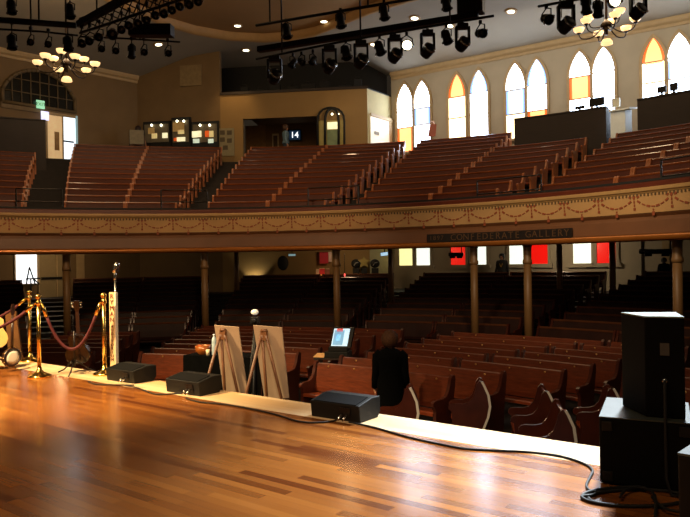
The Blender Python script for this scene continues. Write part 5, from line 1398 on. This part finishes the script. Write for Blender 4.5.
LOWP = [(256, 59), (340, 42), (430, 26.5), (494, 15.8)]; UPP = [(256, 25.5), (400, 1), (470, -11)]; TOPP = [(538, 6.5), (640, -12)]
def pipe_top(px, depth, pts, r):
    for (x0, y0), (x1, y1) in zip(pts[:-1], pts[1:]):
        if px <= x1 or (x1, y1) == pts[-1]:
            return at(px, y0 + (y1 - y0) * (px - x0) / (x1 - x0), depth).z - r - .05
def clamp_to(o, p, top):
    mb = MB(); mb.tube([p, top], .014, 6); mb.box(top, (.06, .06, .07)); mb.build('clamp', M_fixture, o)
def moving_head(px, py, lab, ppy=None, s=1.0, group='moving yoke lights on the right rig', depth=None):
    """box base on top, yoke arms down the sides, round lamp head between their ends"""
    d = depth or rd(px); c = at(px, py, d); k = d / F * s
    o = thing('hanging_spotlight', c, lab, 'stage light', group)
    w, h = 14 * k, 26 * k; c.z -= 2 * k
    mb = MB(); mb.box(c + Vector((0, 0, h * .4)), (w * .78, w * .6, h * .16)); mb.build('base_box', M_fixture, o, bevel=.01)
    for sx in (-1, 1):
        mb = MB(); mb.box(c + Vector((sx * w * .46, 0, 0)), (w * .16, w * .4, h * .72)); mb.build('yoke_arm', M_fixture, o, bevel=.012)
    mb = MB(); mb.box(c + Vector((0, 0, h * .32)), (w * 1.05, w * .42, h * .08)); mb.build('yoke_bridge', M_fixture, o)
    Mh = Matrix.Rotation(radians(60), 4, 'X') @ Matrix.Rotation(radians(25), 4, 'Y')
    mb = MB(); mb.lathe([(w * .2, -w * .5), (w * .4, -w * .42), (w * .44, 0), (w * .42, w * .35), (w * .3, w * .45)], c + Vector((0, 0, -h * .3)), 16, Mh); mb.build('lamp_head', M_fixture, o)
    mb = MB(); mb.lathe([(w * .43, w * .28), (w * .45, w * .3), (w * .45, w * .38), (w * .42, w * .4)], c + Vector((0, 0, -h * .3)), 16, Mh); mb.build('lens_ring', M_steelglint, o)
    for sx in (-1, 1):
        mb = MB(); q = c + Vector((sx * w * .2 + w * .2, -w * .42, -h * .36)); mb.box(q, (w * .16, .02, w * .1), ry=.4 * sx); mb.build('bright_clip', M_chrome, o)
    mb = MB(); mb.box(c + Vector((-w * .36, -w * .24, h * .05)), (w * .05, .01, h * .28)); mb.build('pale_label', M_steelglint, o)
    zt = pipe_top(px, d, LOWP if px < 500 else TOPP, .03)
    clamp_to(o, c + Vector((0, 0, h * .45)), Vector((c.x, c.y, max(zt, c.z + h * .48))))
def par_can(px, py, lab, tilt=(0.5, 0.2), L=15, R_=4.2, depth=None, top=.22, group='hanging cans', lit=False, glint=True, pipe=None):
    d = depth or rd(px); c = at(px, py, d); k = d / F
    o = thing('hanging_spotlight', c, lab, 'stage light', group)
    r = R_ * k; l = L * k
    Mh = Matrix.Rotation(tilt[1], 4, 'Y') @ Matrix.Rotation(pi - tilt[0], 4, 'X')
    mb = MB(); mb.lathe([(r * .55, -l * .5), (r * .85, -l * .42), (r * .95, -l * .1), (r * .9, l * .1), (r, l * .3), (r * 1.05, l * .5), (r * .95, l * .5), (r * .9, l * .3)], c, 14, Mh); mb.build('can', M_fixture, o)
    mb = MB(); mb.lathe([(r * .94, l * .36), (.001, l * .37)], c, 14, Mh); mb.build('lens', mat('lit lens', '#ffe9bd', .3, emit=9) if lit else mat('dark lens', '#26241f', .15), o)
    ytop = c + Vector((0, 0, r * 1.9 + .02))
    ax = Mh @ Vector((1, 0, 0))
    mb = MB(); mb.tube([c + ax * r * 1.08, c + ax * r * 1.08 + Vector((0, 0, r * 1.4)), ytop, c - ax * r * 1.08 + Vector((0, 0, r * 1.4)), c - ax * r * 1.08], .015, 6); mb.build('yoke', M_fixture, o)
    if glint:
        for s in (-1, 1):
            mb = MB(); q = c + Mh @ Vector((s * r * 1.12, 0, l * .42)); mb.ball(q, r * .22, 8, 5, (1, 1, 1.6)); mb.build('steel_knob', M_steelglint, o)
    zt = ytop.z + top
    if depth is None or pipe: zt = max(pipe_top(px, d, pipe or (LOWP if px < 500 else TOPP), .037), ytop.z + .03)
    clamp_to(o, ytop, Vector((c.x, c.y, zt)))
for px, py, lab in ((274.5, 67, 'moving yoke light at the far left end of the lower pipe'), (329.5, 56.5, 'moving yoke light left of the thin vertical hanger'), (361, 51.5, 'moving yoke light directly under the vertical hanger rod'),
                    (395, 46, 'moving yoke light just left of the glaring lamp'), (427.5, 41, 'moving yoke light just right of the glaring lamp'), (462.5, 34.5, 'moving yoke light under the black box end'),):
    moving_head(px, py, lab)
moving_head(566, 14, 'moving yoke light left of the right chandelier', s=1.15)
moving_head(638, 1, 'moving yoke light above the right chandelier, cut by photo top', s=1.1)
for px, py, lab, tl in ((293, 63, 'small can, first right of the end yoke light', (.5, .5)), (301.5, 61.5, 'small can, second right of the end yoke light', (.9, -.4)), (313, 60.5, 'small can, third right of the end yoke light', (.7, .3)),
                    (346, 52.5, 'slim can between two yoke lights by the hanger', (.3, -.2)), (379.5, 48, 'slim can tilted under the thick beam', (.3, -.25)), (446.5, 37, 'slim can left of the black box end yoke light', (.3, -.2)), (480.5, 33.5, 'wide can aimed aside at the lower pipe end', (1.2, -.6))):
    par_can(px, py, lab, tl, L=14 if px > 330 else 10, R_=4.6 if px > 330 else 3.2)
par_can(406.8, 46, 'glaring lit lamp facing the camera on the lower pipe', (1.5, .0), 9, 5.2, lit=True)
par_can(613.5, 2, 'glaring lit lamp above the right chandelier', (1.5, .0), 10, 6, lit=True)
for px, py, lab in ((286.5, 31, 'single can on the upper pipe, farthest left'), (340.5, 20.5, 'single can on the upper pipe, middle'), (384, 12.5, 'single can on the upper pipe, above the yoke lights'), (446, 3, 'single can on the upper pipe, cut by photo top')):
    par_can(px, py, lab, (.2, -.12), 15, 4.4, depth=rd(px) - .4, pipe=UPP)
par_can(546.5, 19, 'wide can left of the right chandelier', (1.0, -.6), 11, 5.2)
par_can(586, 5, 'tall dark can over the right chandelier bowls', (.15, 0), 18, 4.6); par_can(598, 9, 'second tall dark can over the right chandelier bowls', (.15, .05), 16, 4.6)

# left-hand rig
bar([at(-20, 18.5, 14.9), at(76, 25.5, 15.0)], .07, 'hanging_pipe', 'thick pipe across the top left above the chandelier', [at(39, 23, 14.95), at(66, 25, 14.98)])
bar([at(-20, 28, 15.3), at(40, 31.5, 15.6), at(78, 35.5, 15.8)], .025, 'hanging_pipe', 'thin pipe under the thick pipe at top left', [at(31, 31, 15.55)])
LT0, LT1 = at(80, 33, 15.3), at(215, -12, 12.6)
o = thing('hanging_truss', LT0, 'black diagonal lighting truss packed with cans at top left', 'lighting truss')
for dx, dz in ((0, 0), (0, .32), (.3, .16)):
    mb = MB(); off = Vector((dx * .6, dx * .8, dz)); mb.tube([LT0 + off, LT1 + off], .03, 6); mb.build('chord', M_fixture, o)
mb = MB()
for k in range(16):
    a_, b_ = LT0.lerp(LT1, k / 16), LT0.lerp(LT1, (k + 1) / 16)
    mb.tube([a_, b_ + Vector((0, 0, .32))], .014, 5); mb.tube([a_ + Vector((0, 0, .32)), b_ + Vector((.18, .24, .16))], .014, 5)
mb.build('lattice', M_fixture, o)
for k in (.15, .6):
    q = LT0.lerp(LT1, k) + Vector((0, 0, .32)); mb = MB(); mb.tube([q, Vector((q.x, q.y, IZ + .2))], .02, 6); mb.build('hanger_rod', M_fixture, o)
box_bar(at(76, 27, 15.4), at(137, -7, 13.2), .12, .14, 'hanging_beam', 'thick black diagonal beam above the left truss')
def ld(px): return 15.3 - (px - 82) / (199 - 82) * 2.5
row = [(82, 41.6), (90, 39.6), (99.5, 36.5), (112.5, 32.5), (121.7, 28.4), (129.5, 24.8), (138, 21.8), (147, 18.8), (156, 15), (164, 12), (172, 9), (180.5, 6), (189, 3), (198.5, .5)]
for k, (px, py) in enumerate(row):
    par_can(px, py + 1, '%s round can on the left diagonal truss, counting from the chandelier' % ['first', 'second', 'third', 'fourth', 'fifth', 'sixth', 'seventh', 'eighth', 'ninth', 'tenth', 'eleventh', 'twelfth', 'thirteenth', 'fourteenth'][k], (1.1 + .2 * (k % 3 - 1), -.5 + .25 * (k % 2)), 9, 4.0 if k != 3 else 5.2, depth=ld(px), top=.16, group='cans on the left diagonal truss')
bar([at(80, 36.5, 15.6), at(125, 38.5, 15.6), at(180, 42, 15.6)], .022, 'hanging_pipe', 'thin pipe with small cans below the left truss', [at(140, 39.5, 15.6)])
for k, (px, py, lab) in enumerate(((101.4, 48, 'small can below the left truss, nearest the chandelier'), (115.6, 50, 'small glinting can below the left truss, second from chandelier'), (131.8, 51, 'long upright can below the left truss'), (144, 51.5, 'small can right of the long upright can'), (168, 52.5, 'small can at the end of the thin left pipe'))):
    par_can(px, py, lab, (.9, -.6) if k != 2 else (.15, 0), 8 if k != 2 else 15, 3.3, depth=15.6, top=.12, group='small cans under the left truss')
box_bar(at(128, 34.5, 14.6), at(170.5, 34.5, 14.5), .25, .24, 'hanging_junction_box', 'long black box hanging at the end of the left truss')
for px, py, lab, L in ((11.6, 7, 'can above the thick left pipe, at the photo corner', 14), (70, 11, 'can with bright flaps above the thick left pipe', 15), (12, 42, 'tall dark can below the thick left pipe, at photo edge', 15), (68, 43.5, 'tall dark can over the left chandelier', 15)):
    par_can(px, py, lab, (.2, -.15), L, 4.4, depth=15.2, group='cans on the left pipes')
for px, py, lab in ((31, 42, 'small can left of the left chandelier bowls, farther out'), (48.6, 44, 'small can just above the left chandelier bowls')):
    par_can(px, py, lab, (1.1, -.6), 8, 3.4, depth=15.1, top=.14, group='cans on the left pipes')

# ------------------------------------------------------------------ camera
cam = bpy.data.cameras.new('camera'); co = bpy.data.objects.new('camera', cam); COL.objects.link(co)
cam.sensor_width = 36; cam.sensor_fit = 'HORIZONTAL'; cam.lens = 36 * F / W
cam.shift_y = (HZ - H / 2) / W
cam.clip_end = 200; cam.clip_start = .05
co.location = (0, 0, EYE)
co.rotation_euler = (Matrix.Rotation(pi / 2, 4, 'X') @ Matrix.Rotation(ROLL, 4, 'Z')).to_euler()
SC.camera = co

# ------------------------------------------------------------------ lights
def spot(name, p, target, power, size, col, blend=.6, rad=.15):
    l = bpy.data.lights.new(name, 'SPOT'); l.energy = power; l.spot_size = radians(size); l.spot_blend = blend; l.color = col; l.shadow_soft_size = rad
    o = bpy.data.objects.new(name, l); COL.objects.link(o); o.location = p
    o.rotation_euler = (Vector(target) - Vector(p)).to_track_quat('-Z', 'Y').to_euler(); return o
def area(name, p, target, power, sx, sy, col):
    l = bpy.data.lights.new(name, 'AREA'); l.energy = power; l.shape = 'RECTANGLE'; l.size = sx; l.size_y = sy; l.color = col
    o = bpy.data.objects.new(name, l); COL.objects.link(o); o.location = p
    o.rotation_euler = (Vector(target) - Vector(p)).to_track_quat('-Z', 'Y').to_euler(); return o
def point(name, p, power, col, rad=.2):
    l = bpy.data.lights.new(name, 'POINT'); l.energy = power; l.color = col; l.shadow_soft_size = rad
    o = bpy.data.objects.new(name, l); COL.objects.link(o); o.location = p; return o
WARM = (1, .68, .36); WARM2 = (1, .78, .5); COOL = (.78, .88, 1)
spot('stage_key', (-6.5, 6.5, 6.5), (-4.2, 9.0, .3), 8500, 58, (1, .72, .36), .7)
spot('stage_wash', (-1.5, 1.0, 7), (-1.2, 5.5, 0), 560, 100, (1, .7, .4), .9, 1.3)
spot('stage_wash_left', (-4.5, 2.0, 7), (-3.2, 6.0, 0), 520, 70, (1, .7, .38), 1, 1.2)
spot('apron_window_fill', (5.0, 10.5, 8), (1.25, 5.35, 0), 24000, 27, (.82, .92, 1), 1, .4)  # added cool spot, stands in for window light on the apron
area('house_warm_left', (-7, 21, 11), (-7, 25, 3), 250, 6, 4, WARM)
area('house_warm_mid', (2, 19, 11), (2, 24, 3), 180, 6, 4, WARM)
area('house_warm_right', (10, 15, 11), (12, 20, 3), 120, 5, 4, WARM2)
spot('fascia_left', (-6.5, 13.5, 5.4), (-8, 18.8, 2.6), 520, 80, WARM, .9, .4)
spot('fascia_right', (3, 11.0, 5.4), (5.2, 15.8, 2.6), 900, 84, WARM2, .9, .4)
spot('fascia_mid', (-2, 14.5, 5.4), (-2, 19.6, 2.6), 520, 80, WARM, .9, .4)
spot('pew_wash', (-3, 3, 7.5), (1.5, 12.5, -1), 1600, 60, (1, .72, .46), .9, .5)
spot('pew_right', (9, 14, 6), (4, 11, -1), 160, 80, COOL, .9, .5)
wq = bw(236, 108, .9)[0]
spot('wall_wash', (wq.x, wq.y - .3, 11.0), (wq.x, wq.y + 1.2, 7), 160, 70, (1, .62, .25), .9)
spot('tier_fill', (.5, 1.0, 3.2), (-.5, 20, .8), 560, 60, (1, .7, .45), .9, .3)
spot('easel_fill', (-.6, 2.5, 4.2), (-1.6, 8.6, .2), 900, 22, (1, .74, .46), .8)
spot('desk_fill', (8.0, 16, 9), onr(616, 122, rb), 420, 9, COOL, .8)  # added spot in place of window light on the white desk
area('wall_fill', wpt(-.5, 9.4, -3.2), wpt(-.5, 9.0, 0), 120, 14, 1, (.98, .96, .9))  # added area light, lifts the hazy window wall; no lamp hangs here
point('loft_glow', (bw(350, 115, 2.2)[0]), 40, WARM)
point('lobby_glow', (o0 + o1) / 2 + BN * 1.4 + Vector((0, 0, oz - .4)), 22, WARM)
spot('uplight_beam', UPL, UPL + Vector((.05, .45, 1.6)), 40, 100, (1, .85, .5), .4, .05)
point('under_left', (-11.5, 27.5, 2.0), 70, WARM)
point('under_mid', (0, 28.5, 2.2), 60, WARM)
point('under_right', (8, 26, 2.2), 90, WARM2)
for c, e_ in ((ch1, 120), (ch2, 140)): point('chandelier_glow', c + Vector((0, 0, .6)), e_, (1, .72, .4), .5)
w = bpy.data.worlds.new('world'); SC.world = w; w.use_nodes = True
w.node_tree.nodes['Background'].inputs[0].default_value = (1, .75, .5, 1); w.node_tree.nodes['Background'].inputs[1].default_value = .02
SC.view_settings.view_transform = 'Standard'; SC.view_settings.look = 'None'; SC.view_settings.exposure = 0
SC.cycles.use_denoising = True
SC.cycles.max_bounces = 6; SC.cycles.diffuse_bounces = 3; SC.cycles.sample_clamp_indirect = 4
